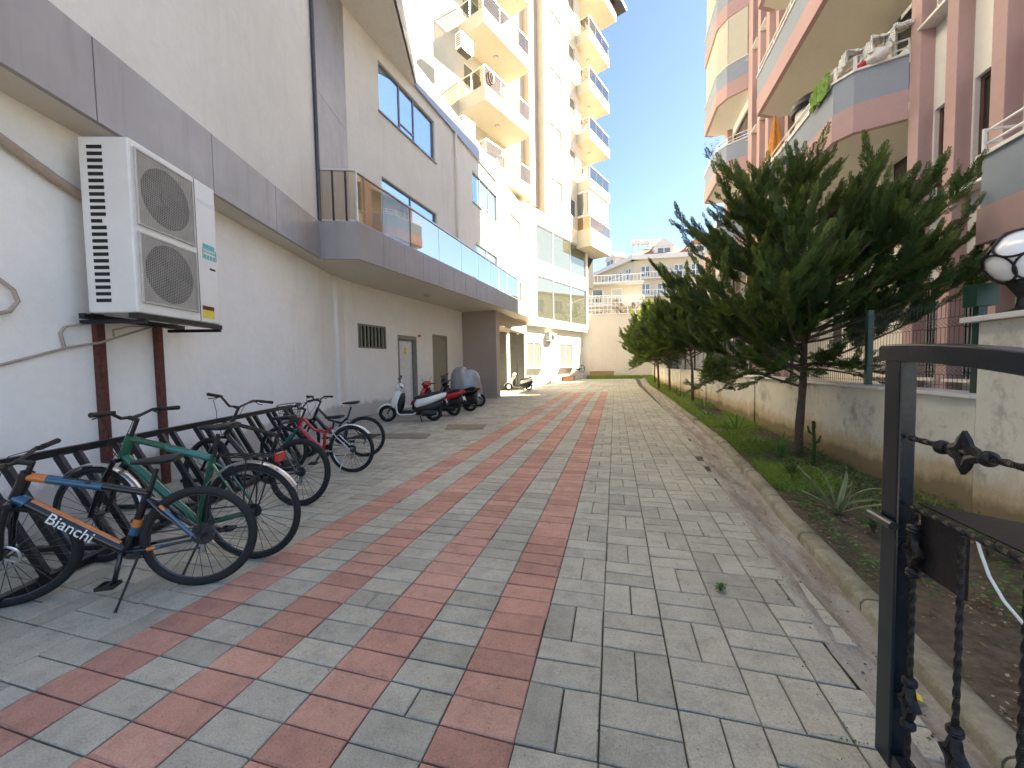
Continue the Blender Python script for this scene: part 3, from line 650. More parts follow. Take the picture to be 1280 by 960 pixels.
# left balconies
def tbalc(u0, u1, off, zb, zt, F, root, gm, nf, name='balcony', back=-1.0, rh=1.05, side=True, rs=False):
    b = MB().fbox(F, u0, u1, back, off, zb, zt).build(name, 'cream', root)
    glassrail(F, u0 + .03, u1 - .03, off - .06, zt, zt + rh, b, gm, nf)
    for uu in ([u0 + .05] if side else []) + ([u1 - .05] if rs else []):
        m2 = MB()
        m2.fbox(F, uu - .025, uu + .025, back + .02, off - .1, zt + rh - .05, zt + rh); m2.build('handrail', 'rail', b)
        L_ = off - .1 - back; k = 2
        for i in range(k):
            MB().fbox(F, uu - .006, uu + .006, back + .04 + L_ * i / k, back + L_ * (i + 1) / k - .03, zt + .06, zt + rh - .06).build('glass_panel', gm, b)
            MB().fbox(F, uu - .015, uu + .015, back + L_ * (i + 1) / k - .03, back + L_ * (i + 1) / k, zt, zt + rh - .05).build('post', 'rail', b)
    MB().lathe(F.w((u0 + u1) / 2, (off + back) / 2, zb), (0, 0, -1), [(.16, 0), (.14, .08), (.05, .1)], 16).build('lamp', 'ac_grille', b, smooth=True)
    return b
for zb, zt in ((24.0, 24.85), (20.0, 20.8), (16.0, 16.8), (12.1, 12.9), (28.0, 28.85)):
    tbalc(-9.1, -4.65, 1.0, zb, zt, FT, TW, 'bal_brown' if zb != 20 else 'bal_grey', 3)
MB().fbox(FT, -9.13, -8.1, .2, 1.05, 12.2, 13.05).build('corner_cladding', 'panel', TW)
# right balconies
for zb, zt in ((27.15, 27.95), (23.3, 24.1), (19.5, 20.25), (15.65, 16.4)):
    tbalc(3.5, 7.33, 1.2, zb, zt, FT, TW, 'bal_grey', 3, back=-.9)
b = MB().fbox(FT, 3.5, 7.5, -.9, 1.2, 11.1, 12.5).build('balcony', 'cream', TW)
glassrail(FT, 3.53, 7.47, 1.14, 12.5, 13.5, b, 'bal_brown', 3)
MB().fbox(FT, 3.53, 3.56, -.85, 1.1, 12.5, 13.5).build('glass_panel', 'bal_brown', b)
MB().fbox(FT, 3.55, 7.35, -.88, 1.05, 13.5, 15.64).build('glazed_enclosure', 'apt_white', TW)
MB().fbox(FT, 3.50, 3.53, -.4, .9, 13.7, 15.4).build('side_window', 'pane', TW)
MB().fbox(FT, 5.36, 7.4, -4, .9, 4.5, 9.9).build('shade_panel', 'dark', TW) if False else None
MB().fbox(FT, 5.55, 7.5, -.6, -.5, 8.4, 11.09).build('shade_panel', 'dark', TW)  # black sheet: shadow on the wall under the balcony, put into colour
MB().fbox(FT, 3.4, 8.0, -.9, 1.6, 31.2, 32.0).build('roof_slab', 'cream', TW)
MB().fbox(FT, 3.0, 8.9, -2, 2.2, 32.4, 32.7).build('eaves', 'steel_dk', TW)
MB().fbox(FT, -15, 8.6, -9, 1.2, 34, 34.4).build('roof', 'rooftile', TW)

# end wall
EW = thing('boundary_wall', 'tall plain cream wall closing the end of the lane behind the wooden planter', 'wall', (0, 35, 0))
ewp = [(-2.75, 34.45), (4.3, 36.4), (4.3, 36.7), (-2.75, 34.75)]
MB().prism(ewp, 0, 5.85).build('wall', 'cream2', EW)
MB().prism([(-2.75, 34.38), (4.35, 36.33), (4.35, 36.78), (-2.75, 34.83)], 5.86, 5.95).build('coping', 'white_wall', EW)
rr = thing('railing', 'white metal railing on top of the plain wall closing the lane', 'railing', (0, 35.2, 5.95))
def ewx(t, z): return Vector((-2.7 + 6.9 * t, 34.6 + 1.92 * t, z))
for z in (6.3, 6.9, 7.5): MB().tube([ewx(0, z), ewx(.75, z)], .03, 6).build('rail', 'white_frame', rr)
for k in range(16):
    t = k / 20; MB().tube([ewx(t, 5.95), ewx(t, 7.55)], .025, 6).build('post', 'white_frame', rr)

# ================================================================ PINK BUILDING
PB = thing('pink_building', 'pink and white apartment building on the right with grey banded balconies', 'building', (6, 10, 0))
# recessed bays between pilasters
pil = [(9.14, 9.40), (8.32, 8.55), (7.47, 7.70), (6.62, 6.86), (5.75, 6.0), (4.9, 5.15), (3.95, 4.25), (14.9, 15.15), (15.75, 16.0), (16.6, 16.9), (17.5, 17.8), (18.4, 18.9), (22.0, 22.5)]
flo = [(1.15, 2.9), (4.28, 6.07), (7.62, 9.4), (10.97, 12.75), (14.3, 16.1), (17.7, 19.5)]
def bays(us):
    return sorted([(a, b) for a, b in us])
def baywall(u0, u1, po):
    bb = sorted([p for p in pil if p[0] >= u0 - .11 and p[1] <= u1 + .01]); ops = []
    for (a, b), (c, d) in zip(bb, bb[1:]):
        for z0, z1 in flo: ops.append((b + .04, c - .04, z0, z1))
    mb = MB(); wall_open(mb, FA, u0, u1, 0.0, 21, ops, .2, off=-.22); mb.fbox(FA, u0, u1, -8, -.43, 0, 21); mb.build('wall', 'apt_white', PB)
    for a, b, c, d in ops:
        if c > 10 and u0 < 12: continue
        g = c < 2
        window(FA, a, b, c, d, PB, fm='white_frame' if g else 'brown_frame', pm='pane' if g else 'pane_dk', off=-.32, horiz=(((c + d) / 2 - .25, a, b),) if not g else (), fw=.07, sill='marble')
        if g:
            gr = MB(); n = 6
            for k in range(n + 1): x = a + .03 + (b - a - .06) * k / n; gr.fbox(FA, x - .008, x + .008, -.205, -.19, c, d)
            for h in (c + .1, (c + d) / 2, d - .1): gr.fbox(FA, a, b, -.205, -.193, h - .01, h + .01)
            gr.build('window_grille', 'black', PB)
baywall(3.9, 9.4, 0); baywall(15.0, 22.5, 0)
for a, b in pil: MB().fbox(FA, a, b, -.35, 0, 0.88 if a > 1 else .88, 21).build('pilaster', 'pink', PB, bev=.006)
for a in (): MB().fbox(FA, a, a + .26, -.35, 0, .88, 21).build('pilaster', 'pink', PB)
# recessed wall behind the middle balconies
ops = []
for k in range(-1, 4):
    z = 3.34 * k
    ops += [(12.38, 13.15, 5.15 + z, 6.58 + z), (11.1, 11.75, 4.0 + z + .0, 6.5 + z), (13.6, 14.3, 4.9 + z, 6.4 + z)]
ops = [o for o in ops if o[3] < 21 and o[2] > 0.9]
mb = MB(); wall_open(mb, FA, 9.4, 14.9, 0, 21, ops, .14, off=-1.0); mb.fbox(FA, 9.4, 14.9, -8, -1.15, 0, 21)
mb.quad(FA.w(9.4, 0, 0), FA.w(9.4, -1.0, 0), FA.w(9.4, -1.0, 21), FA.w(9.4, 0, 21)); mb.quad(FA.w(14.88, -.219, 0), FA.w(14.88, -1.0, 0), FA.w(14.88, -1.0, 21), FA.w(14.88, -.219, 21)); mb.quad(FA.w(14.88, -.219, 0), FA.w(15.0, -.219, 0), FA.w(15.0, -.219, 21), FA.w(14.88, -.219, 21))
mb.build('wall', 'soffit', PB)
for o_ in ops:
    door = (o_[3] - o_[2]) > 2
    window(FA, *o_, PB, fm='white_frame', pm='pane_dk', off=-1.08, fw=.06, horiz=((o_[2] + 1.0, o_[0], o_[1]),) if door else ())
    if door: MB().fbox(FA, o_[0] + .06, o_[1] - .06, -1.075, -1.06, o_[2] + 1.05, o_[2] + 1.4).build('curtain', 'white_cloth', PB)
mbf = MB().fbox(FA, 3.9, 22.5, -8, -0.3, 21, 21.3); mbf.build('roof', 'apt_white', PB)
MB().fbox(FA, -4, 22.6, -8.2, .1, 21.3, 21.45).build('roof_edge', 'pink', PB) if False else None
def pbalc(plan, z0, zm, zt, rails=True, floor=True, name='balcony', inner=None):
    """plan: open polyline (u, off) of the outer face, closed against the wall"""
    P = [FA.w(u, o) for u, o in plan]
    cx = sum(p.x for p in P) / len(P); cy = sum(p.y for p in P) / len(P)
    mb = MB(); fl_ = MB(); fl_.prism([(p.x + .05 * (cx + 1 - p.x) / max(.1, abs(cx + 1 - p.x)), p.y + .04 * (cy - p.y) / max(.1, abs(cy - p.y))) for p in P] + [(p.x, p.y) for p in inner], z0 + .004, z0 + .158)
    ins = Vector((cx + 1.5, cy, 0)); ribbon(mb, P, 0, .12, ins, z0, zm)
    o = mb.build(name, 'pink', PB); fl_.build('balcony_floor', 'soffit', o)
    m2 = MB(); m3 = MB()
    for i in range(len(P) - 1):
        a, b = P[i], P[i + 1]; t = (b - a).normalized(); n = Vector((t.y, -t.x, 0))
        if n.dot(Vector((cx + 1.5, cy, 0)) - a) < 0: n = -n
        e = n * .02; V = lambda z: Vector((0, 0, z))
        continue_ = 0
        if False: m2.hexa([a + e + V(zm + .002), b + e + V(zm + .002), b + n * .11 + V(zm + .002), a + n * .11 + V(zm + .002), a + e + V(zt), b + e + V(zt), b + n * .11 + V(zt), a + n * .11 + V(zt)])
        if False: m3.hexa([a - n * .02 + V(zt + .002), b - n * .02 + V(zt + .002), b + n * .15 + V(zt + .002), a + n * .15 + V(zt + .002), a - n * .02 + V(zt + .045), b - n * .02 + V(zt + .045), b + n * .15 + V(zt + .045), a + n * .15 + V(zt + .045)])
        if rails:
            off = n * .06; MBr = MB()
            MBr.tube([a + off + V(zt + .17), b + off + V(zt + .17)], .018, 6); MBr.tube([a + off + V(zt + .33), b + off + V(zt + .33)], .018, 6)
            k = max(1, int((b - a).length / 1.1))
            for j in range(k + 1): MBr.tube([a.lerp(b, j / k) + off + V(zt + .04), a.lerp(b, j / k) + off + V(zt + .34)], .018, 6)
            MBr.build('railing', 'white_frame', o)
    ribbon(m2, P, .02, .11, ins, zm + .002, zt); ribbon(m3, P, -.02, .15, ins, zt + .002, zt + .045)
    m2.build('parapet_band', 'blueband', o); m3.build('coping', 'marble', o)
    return o
inn = [FA.w(14.9, -.98), FA.w(9.42, -.98)]
for k in range(0, 4):
    z = 6.15 + 3.35 * k
    pbalc([(9.41, .0), (9.66, .77), (9.97, 1.0), (14.6, 1.0), (14.88, 0.5)], z, z + .56, z + 1.2, inner=inn)
inn2 = [FA.w(22.48, -.3), FA.w(18.92, -.3)]
for k in range(0, 4):
    z = 6.35 + 3.38 * k
    pbalc([(18.92, 0), (19.4, .7), (19.95, 1.0), (22.3, 1.0), (22.48, .6)], z, z + .62, z + 1.35, inner=inn2, rails=k in (0, 1))
# closed cream shutters on one far balcony
for z in (6.35 + 3.38 * 2 + 1.4, 6.35 + 3.38 * 3 + 1.4):
    sh = MB(); pl = [(18.94, .02), (19.42, .66), (19.96, .93), (22.25, .93)]
    for (u0, o0), (u1, o1) in zip(pl, pl[1:]):
        a, b = FA.w(u0, o0), FA.w(u1, o1); k = max(1, round((b - a).length / .6))
        for j in range(k):
            p, q = a.lerp(b, (j + .02) / k), a.lerp(b, (j + .98) / k)
            sh.hexa([p + Vector((0, 0, z)), q + Vector((0, 0, z)), q + Vector((.04, 0, z)), p + Vector((.04, 0, z)), p + Vector((0, 0, z + 1.97)), q + Vector((0, 0, z + 1.97)), q + Vector((.04, 0, z + 1.97)), p + Vector((.04, 0, z + 1.97))])
    sh.build('roller_shutter', 'shutter', PB)
# near right balcony
inn3 = [FA.w(3.9, -.20), FA.w(6.40, -.20)]
pbalc([(6.42, .0), (6.42, 1.0), (3.92, 1.0)], 2.95, 3.40, 4.03, inner=inn3[::-1][::-1])
MB().fbox(FA, 3.92, 6.3, -.2, .9, 2.72, 2.948).build('balcony_beam', 'pink', PB)

# house blocks added further right, placed and gapped to cast the lane's shade
NB = thing('shade_house', 'pale house added behind the garden trees to shade the lane', 'building', (10, 30, 0))
mb = MB(); ops = [(u, u + 1.2, z, z + 1.5) for u in (1.0, 3.6, 6.2) for z in (1.6, 4.8, 8.0)]
FN = Fr(8.6, 25.4, 0); FN.n = Vector((-1, 0, 0))
wall_open(mb, FN, 0, 8.8, 0, 10.3, ops, .12); mb.fbox(FN, 0, 8.8, -9, -.14, 0, 10.3); mb.build('wall', 'apt_white', NB)
for o_ in ops: window(FN, *o_, NB, fm='white_frame', pm='pane', mull=((o_[0] + o_[1]) / 2,), sill='marble')
MB().fbox(FN, -.3, 9.1, -9.3, .4, 10.3, 10.5).build('roof', 'rooftile', NB)
NB2 = thing('shade_house', 'pale low house added behind the boundary wall end to shade the lane', 'building', (12, 42, 0))  # second added block; the slit before it lets a sun strip through
FN2 = Fr(8.6, 35.2, 0); FN2.n = Vector((-1, 0, 0))
mb = MB(); ops = [(u, u + 1.2, z, z + 1.5) for u in (1.2, 4.0, 6.8, 9.5) for z in (1.6, 4.8, 7.6)]
wall_open(mb, FN2, 0, 14, 0, 9.7, ops, .12); mb.fbox(FN2, 0, 14, -9, -.14, 0, 9.7); mb.build('wall', 'cream2', NB2)
for o_ in ops: window(FN2, *o_, NB2, fm='white_frame', pm='pane', mull=((o_[0] + o_[1]) / 2,))
MB().fbox(FN2, -.3, 14.2, -9.3, .4, 9.7, 9.9).build('roof', 'rooftile', NB2)

# ================================================================ DISTANT APARTMENTS
DB = thing('apartment_building', 'distant cream apartment block with pitched red roof seen above the far wall', 'building', (3.5, 75, 0))
Fd1 = Fr(3.5, 75, 0); Fd1.u = Vector((1, .12, 0)).normalized(); Fd1.n = Vector((Fd1.u.y, -Fd1.u.x, 0))
Fd2 = Fr(3.5, 75, 0); Fd2.u = Vector((-.55, .83, 0)).normalized(); Fd2.n = Vector((-Fd2.u.y, Fd2.u.x, 0))
for F_, L_ in ((Fd1, 15), (Fd2, 16)):
    ops = [(u, u + 1.6, z, z + 2.0) for z in (1, 4.3, 7.6, 10.9, 14.2, 17.4) for u in np.arange(1.2, L_ - 2, 2.9)]
    mb = MB(); wall_open(mb, F_, 0, L_, 0, 20.4, ops, .2); mb.build('wall', 'cream', DB)
    for o_ in ops: window(F_, *map(float, o_), DB, fm='white_frame', pm='pane', off=-.14, fw=.12, mull=(float(o_[0]) + .8,))
    MB().fbox(F_, -.6, L_, -.5, 1.0, 20.4, 21.2).build('eaves', 'apt_white', DB)
    for z in (7.2, 10.5, 13.8, 17.0):
        b = MB().fbox(F_, .8, L_ - 2, 0, 1.3, z - .2, z).build('balcony', 'apt_white', DB)
        m2 = MB(); m2.fbox(F_, .8, L_ - 2, 1.22, 1.3, z + .95, z + 1.05)
        for u in np.arange(.9, L_ - 2, .55): m2.fbox(F_, u, u + .08, 1.23, 1.29, z, z + .95)
        m2.build('railing', 'white_frame', b)
c0 = [Fd1.w(-.6, 1.0), Fd1.w(15, 1.0), Fd1.w(15, -9), Fd2.w(16, -1), Fd2.w(16, 1.0)]
mb = MB(); ctr = Vector((6, 79.5, 23.7)); m_ = len(c0)
for i in range(m_): mb.quad(c0[i] + Vector((0, 0, 21.2)), c0[(i + 1) % m_] + Vector((0, 0, 21.2)), ctr)
mb.build('roof', 'rooftile', DB)
for F_, u in ((Fd1, 3.4), (Fd1, 9.5), (Fd2, 5.5)):
    d_ = MB(); d_.fbox(F_, u, u + 3.4, -2.5, .4, 21.1, 22.6); dm = d_.build('dormer', 'apt_white', DB)
    d_ = MB(); d_.extr([F_.w(u - .3, .55, 22.6), F_.w(u + 3.7, .55, 22.6), F_.w(u + 1.7, .55, 24.1)], F_.n * -3); d_.build('dormer_roof', 'rooftile' if u > 9 else 'apt_white', dm)
    window(F_, u + .5, u + 2.9, 21.3, 22.4, DB, fm='white_frame', pm='pane', off=.45, fw=.12, mull=(u + 1.7,))
for i, (x, y) in enumerate(((3.9, 78), (5.6, 78.3), (7.4, 78.8))):
    t = thing('solar_water_tank', ['leftmost white solar water tank on the distant red roof', 'middle white solar water tank on the distant red roof', 'rightmost white solar water tank on the distant red roof'][i], 'water tank', (x, y, 23), group='solar tanks on the far roof')
    MB().cyl((x - .75, y, 24.5), (x + .75, y, 24.5), .5, 16).build('tank', 'white_plastic', t, smooth=True)
    for dx in (-.5, .5): MB().bar((x + dx, y, 22.6), (x + dx, y, 24.02), .1, .1, (1, 0, 0)).build('leg', 'steel', t)
DB2 = thing('apartment_building', 'distant beige apartment block with open railed balconies beside the tower corner', 'building', (-6, 62, 0))
Fd3 = Fr(-14, 58, 0); Fd3.u = Vector((1, .1, 0)).normalized(); Fd3.n = Vector((Fd3.u.y, -Fd3.u.x, 0))
ops = [(float(u), float(u) + 1.6, z, z + 2.1) for z in (4, 7.3, 10.6) for u in np.arange(8, 16, 2.8)]
mb = MB(); wall_open(mb, Fd3, 0, 18, 0, 13.6, ops, .2); mb.build('wall', 'cream', DB2)
for o_ in ops: window(Fd3, *o_, DB2, fm='white_frame', pm='pane', off=-.14, fw=.12)
for z in (6.9, 10.2, 13.4):
    b = MB().fbox(Fd3, 6, 18, 0, 1.5, z - .3, z).build('balcony', 'apt_white', DB2)
    m2 = MB(); m2.fbox(Fd3, 6, 18, 1.42, 1.5, z + .9, z + 1.0)
    for u in np.arange(6, 18, .5): m2.fbox(Fd3, float(u), float(u) + .07, 1.43, 1.49, z, z + .9)
    m2.build('railing', 'white_frame', b)

# ================================================================ GARDEN WALL, FENCE, GATE PILLAR
GW = thing('garden_wall', 'low stained garden wall with damp ochre base and pale coping along the planting strip', 'wall', (3.1, 12, 0))
mb = MB(); mb.box(3.0, 3.2, 4.22, 34.4, -.1, 1.145)
for y in (9.6, 14.3, 19.6, 25.0): mb.box(2.975, 3.0, y, y + .28, -.1, 1.2)
mb.build('wall', 'garden_wall', GW)
mb = MB(); y = 4.215
while y < 34: mb.box(2.95, 3.27, y, y + 1.195, 1.148, 1.185); y += 1.2
mb.build('coping', 'marble', GW, bev=.004)
GP = thing('gate_pillar', 'taller stained wall end carrying the ball lamp beside the open gate', 'wall', (3.1, 2.6, 0))
MB().box(3.0, 3.32, 1.0, 4.215, -.1, 1.80).build('wall', 'garden_wall', GP)
MB().box(2.92, 3.40, .9, 4.30, 1.803, 1.85).build('coping', 'marble', GP, bev=.006)
# mesh fence
def fence(y0, y1, label, first):
    t = thing('wire_fence', label, 'fence', (3.1, (y0 + y1) / 2, 1.18), group='wire fence bays on the garden wall')
    p = MB().box(3.075, 3.135, y0 - .03, y0 + .03, 1.186, 2.12); p = p.build('post', 'fence_green', t)
    MB().box(3.03, 3.18, y0 - .07, y0 + .07, 1.95, 2.14).build('post_cap', 'fence_green', p) if first else None
    m = MB(); n = int((y1 - y0 - .08) / .052); zs = [1.24, 1.34, 1.385, 1.43, 1.62, 1.80, 1.845, 1.89, 2.04]
    off = [0, 0, .035, 0, 0, 0, .035, 0, 0]
    for k in range(n + 1):
        y = y0 + .05 + k * .052
        m.tube([(3.105, y, 1.20), (3.105, y, 1.34), (3.06, y + .012, 1.385), (3.105, y, 1.43), (3.105, y, 1.80), (3.06, y + .012, 1.845), (3.105, y, 1.89), (3.105, y, 2.07)], .0028, 4)
    for z in (1.24, 1.34, 1.43, 1.62, 1.80, 1.89, 2.04): m.bar((3.10, y0, z), (3.10, y1, z), .005, .005)
    m.build('wire_panel', 'fence_grey', t)
fy = [4.36, 5.88, 8.1, 10.3, 12.5, 14.7, 16.9, 19.1, 21.3, 23.5, 25.7]
fl = ['nearest wire fence bay beside the gate pillar with a square capped post', 'wire fence bay on the garden wall right behind the largest conifer',
      'third wire fence bay from the gate pillar on the garden wall', 'fourth wire fence bay from the gate pillar on the garden wall', 'fifth wire fence bay from the gate pillar on the garden wall',
      'sixth wire fence bay from the gate pillar on the garden wall', 'seventh wire fence bay from the gate pillar on the garden wall', 'eighth wire fence bay from the gate pillar on the garden wall',
      'ninth wire fence bay from the gate pillar on the garden wall', 'farthest wire fence bay on the garden wall near the last conifers']
for i in range(10): fence(fy[i], fy[i + 1], fl[i], i == 0)
# ball lamp
bl = thing('globe_lamp', 'white ball lamp in a black ring cage on the gate pillar', 'lamp', (3.16, 4.05, 1.85))
gc = Vector((3.16, 4.05, 2.30)); gr = .215
MB().lathe(gc - Vector((0, 0, .45)), (0, 0, 1), [(.10, 0), (.10, .02), (.05, .05), (.035, .12), (.06, .17), (.10, .24), (.11, .27)], 20).build('base', 'iron', bl, smooth=True)
prof = [(gr * sin(pi * k / 16) + .0001, -gr * cos(pi * k / 16)) for k in range(17)]
MB().lathe(gc, (0, 0, 1), prof, 32).build('globe', 'lamp_white', bl, smooth=True)
cg = MB()
def ring(c, ax, r, tr=.009):
    ax = Vector(ax).normalized(); N = ax.orthogonal().normalized(); B = ax.cross(N)
    cg.tube([c + (N * cos(2 * pi * k / 28) + B * sin(2 * pi * k / 28)) * r for k in range(28)], tr, 6, closed=True)
for lat, nn, hr in ((90, 1, 30), (28, 5, 33), (-28, 5, 33), (-90, 1, 26)):
    for k in range(nn):
        a = 2 * pi * (k + (.5 if lat < 0 else 0)) / nn; d = Vector((cos(R(lat)) * cos(a), cos(R(lat)) * sin(a), sin(R(lat))))
        ring(gc + d * (gr + .012) * cos(R(hr)), d, (gr + .012) * sin(R(hr)))
cg.build('cage', 'iron', bl, smooth=True)

# ================================================================ WROUGHT IRON GATE
GT = thing('iron_gate', 'open black iron gate leaf with arched top, twisted bars and diamond ornaments', 'gate', (.96, 1.62, 0))
GX = .96
def gbox(y0, y1, z0, z1, hx=.022): return MB().box(GX - hx, GX + hx, y0, y1, z0, z1)
st = MB().box(GX - .024, GX + .024, 1.600, 1.682, .04, 1.505).build('gate_stile', 'gateblack', GT, bev=.006)
MB().box(GX - .03, GX + .03, .40, .47, .04, 1.26).build('gate_stile', 'gateblack', GT, bev=.006)
mb = MB(); N_ = 24; rows = []
for i in range(N_ + 1):
    y = 1.70 - (1.30 * i / N_ if i else 0) ; y = 1.69 if i == 1 else y; zt = 1.555 - .055 * ((i / N_ - .5) * 2) ** 2 - .0
    zt = 1.556 - .15 * (1.70 - y) ** 2
    if i == 0: zt -= .012
    rows.append([(GX - .034, y, zt - .062 + (.012 if i == 0 else 0)), (GX + .034, y, zt - .062 + (.012 if i == 0 else 0)), (GX + .034, y, zt - .004), (GX - .034, y, zt - .004)])
mb.loft(rows).build('top_rail', 'gateblack', GT, bev=.004)
MB().box(GX - .025, GX + .025, .47, 1.585, .06, .11).build('bottom_rail', 'gateblack', GT)
def twisted(a, b, w_=.014, pitch=.045):
    a = Vector(a); b = Vector(b); L_ = (b - a).length; n = max(4, int(L_ / pitch * 6)); t = (b - a).normalized(); N = t.orthogonal().normalized(); B = t.cross(N); rg = []
    for i in range(n + 1):
        p = a.lerp(b, i / n); th = 2 * pi * (L_ * i / n) / pitch / 4
        rg.append([p + (N * cos(th + k * pi / 2) + B * sin(th + k * pi / 2)) * w_ * .72 for k in range(4)])
    return MB().loft(rg)
def collar(c, ax, r=.02):
    m = MB(); c = Vector(c); m.lathe(c - Vector(ax) * .016, ax, [(r * .7, 0), (r, .005), (r * 1.15, .012), (r * .95, .016), (r * 1.15, .02), (r, .027), (r * .7, .032)], 12); return m
def diamond(c, ax, L_=.11, W_=.05):  # hollow four sided ornament with concave edges in the gate plane
    c = Vector(c); ax = Vector(ax).normalized(); sd_ = Vector((0, 1, 0)) if abs(ax.z) > .5 else Vector((0, 0, 1)); m = MB()
    tips = [ax * L_ / 2, sd_ * W_, -ax * L_ / 2, -sd_ * W_]
    P = []
    for k in range(4):
        p, q = tips[k], tips[(k + 1) % 4]
        for j in range(7):
            t = j / 7; v = p.lerp(q, t) * (1 - .38 * sin(pi * t)); P.append(c + v)
    m.tube(P, .0105, 6, closed=True, sx=1.5)
    m.tube([c + (p_ - c) * .62 for p_ in P], .007, 5, closed=True, sx=1.4)
    return m
tw = twisted((GX, 1.585, 1.235), (GX, .47, 1.225)).build('twisted_bar', 'iron', GT)
for yc in (1.38, .80):
    diamond((GX, yc, 1.23), (0, 1, 0)).build('ornament', 'iron', tw, smooth=True)
    for dy in (-.075, .075): collar((GX, yc + dy, 1.23), (0, 1, 0), .019).build('collar', 'iron', tw, smooth=True)
twisted((GX, 1.585, 1.005), (GX, .47, 1.0), .013).build('twisted_bar', 'iron', GT)
for yb in (1.555, 1.375, 1.19, 1.0, .82, .64):
    t_ = twisted((GX, yb, .11), (GX, yb, .995), .012).build('twisted_bar', 'iron', GT)
    for zc in (.33, .86):
        if zc > .8 and yb < 1.5: continue
        diamond((GX, yb, zc), (0, 0, 1), .12, .035).build('ornament', 'iron', t_, smooth=True)
        for dz in (-.075, .075): collar((GX, yb, zc + dz), (0, 0, 1), .018).build('collar', 'iron', t_, smooth=True)
lp = MB().box(GX + .012, GX + .018, 1.375, 1.548, .80, .99).build('lock_plate', 'iron', GT)
# rain plate sticking out over the lock
mb = MB(); mb.extr([(GX + .018, 1.57, 1.015), (GX + .018, 1.22, 1.012), (GX + .30, 1.42, 1.00)], (0, 0, .004)); mb.build('rain_plate', 'iron', GT)
MB().cyl((GX - .045, 1.70, .93), (GX - .045, 1.575, .93), .0155, 14).build('latch_sleeve', 'steel_dk', GT, smooth=True)
wr = tag(MB().tube([(GX + .02, 1.36, 1.0), (GX + .02, 1.345, .96), (GX + .03, 1.33, .90), (GX + .04, 1.30, .85), (GX + .05, 1.26, .815), (GX + .06, 1.20, .79), (GX + .05, 1.12, .80), (GX + .03, 1.0, .86), (GX + .02, .9, .92)], .0038, 8).build('cable', 'white_cable', smooth=True), 'thin white cable looped over the lower twisted bar of the gate', 'cable')

# ================================================================ HEAT PUMP AND PIPEWORK
AC = thing('air_conditioner', 'large double fan outdoor air conditioner hung high under the grey fascia', 'air conditioner', FF1.w(-4.4, 0, 2.1))
u0, u1, o0, o1, z0, z1 = -5.08, -3.86, -.20, .30, 2.13, 3.93
MB().fbox(FF1, u0, u1, o0, o1, z0, z1).build('casing', 'ac_body', AC, bev=.018)
um = u0 + .86
MB().fbox(FF1, um, um + .008, o1 - .01, o1 + .003, z0 + .01, z1 - .01).build('seam', 'steel_dk', AC)
for (a, b) in ((z0 + .11, z0 + .86), (z0 + .93, z1 - .07)):
    cz = (a + b) / 2; cuu = (u0 + .04 + um - .03) / 2; rr_ = .325
    fr = MB(); x0, x1 = u0 + .05, um - .03
    for (p, q, r_, s_) in [(x0, x0 + .02, a, b), (x1 - .02, x1, a, b), (x0 + .02, x1 - .02, a, a + .02), (x0 + .02, x1 - .02, b - .02, b)]: fr.fbox(FF1, p, q, o1 + .001, o1 + .022, r_, s_)
    fo = fr.build('fan_guard', 'ac_grille', AC, bev=.004)
    MB().fbox(FF1, x0 + .02, x1 - .02, o1 + .001, o1 + .005, a + .02, b - .02).build('backing', 'ac_grille', fo)
    MB().lathe(FF1.w(cuu, o1 + .0055, cz), FF1.n, [(rr_, 0), (rr_, .002)], 48).build('fan_opening', 'dark', fo)
    fan = MB(); C0 = FF1.w(cuu, o1 + .009, cz)
    for k in range(3):
        th = 2 * pi * k / 3 + .4; pts_ = []
        for j in range(9):
            aa = th + 1.5 * j / 8; rr2 = rr_ * (.93 if 1 < j < 8 else .8)
            pts_.append(C0 + FF1.u * cos(aa) * rr2 + Vector((0, 0, 1)) * sin(aa) * rr2)
        fan.quad(C0, *pts_)
    fan.lathe(C0, FF1.n, [(.085, 0), (.08, .006)], 20); fan.build('fan', 'plastic', fo)
    gm_ = MB(); nx = 30; hz = 40
    for k in range(nx + 1):
        u = x0 + .025 + (x1 - x0 - .05) * k / nx; gm_.fbox(FF1, u - .0011, u + .0011, o1 + .016, o1 + .0195, a + .02, b - .02)
    for k in range(hz + 1):
        z = a + .022 + (b - a - .044) * k / hz; gm_.fbox(FF1, x0 + .02, x1 - .02, o1 + .0197, o1 + .0235, z - .0022, z + .0022)
    gm_.build('wire_mesh', 'ac_grille', fo)
for k in range(24):
    z = z0 + .11 + k * .068; L_ = .15 if k != 12 else .11
    MB().fbox(FF1, u0 - .003, u0 + .002, o0 + .09, o0 + .09 + L_, z, z + .036).build('side_vent', 'dark', AC)
def on_face(u, z, rot=0): # text matrix on the front face, readable from the lane (u runs away from the camera -> text reads left to right along +u)
    X = FF1.u; Z = Vector((0, 0, 1)); Nn = FF1.n; o_ = FF1.w(u, o1 + .004, z)
    return Matrix(((X.x, Z.x, Nn.x, o_.x), (X.y, Z.y, Nn.y, o_.y), (X.z, Z.z, Nn.z, o_.z), (0, 0, 0, 1)))
acoff = Matrix.Translation(-root_off(AC))
text('maker_name', 'HITACHI', .075, 'grey_txt', AC, acoff @ on_face(um + .20, z1 - .26))
MB().fbox(FF1, um + .10, um + .30, o1 + .001, o1 + .003, z0 + .97, z0 + 1.02).build('sticker', 'teal_txt', AC)
text('sticker_text', 'YENİ NESİL', .043, 'teal_txt', AC, acoff @ on_face(um + .21, z0 + .92))
text('sticker_text', 'INVERTER', .035, 'teal_txt', AC, acoff @ on_face(um + .21, z0 + .86)) if False else None
fr = MB()
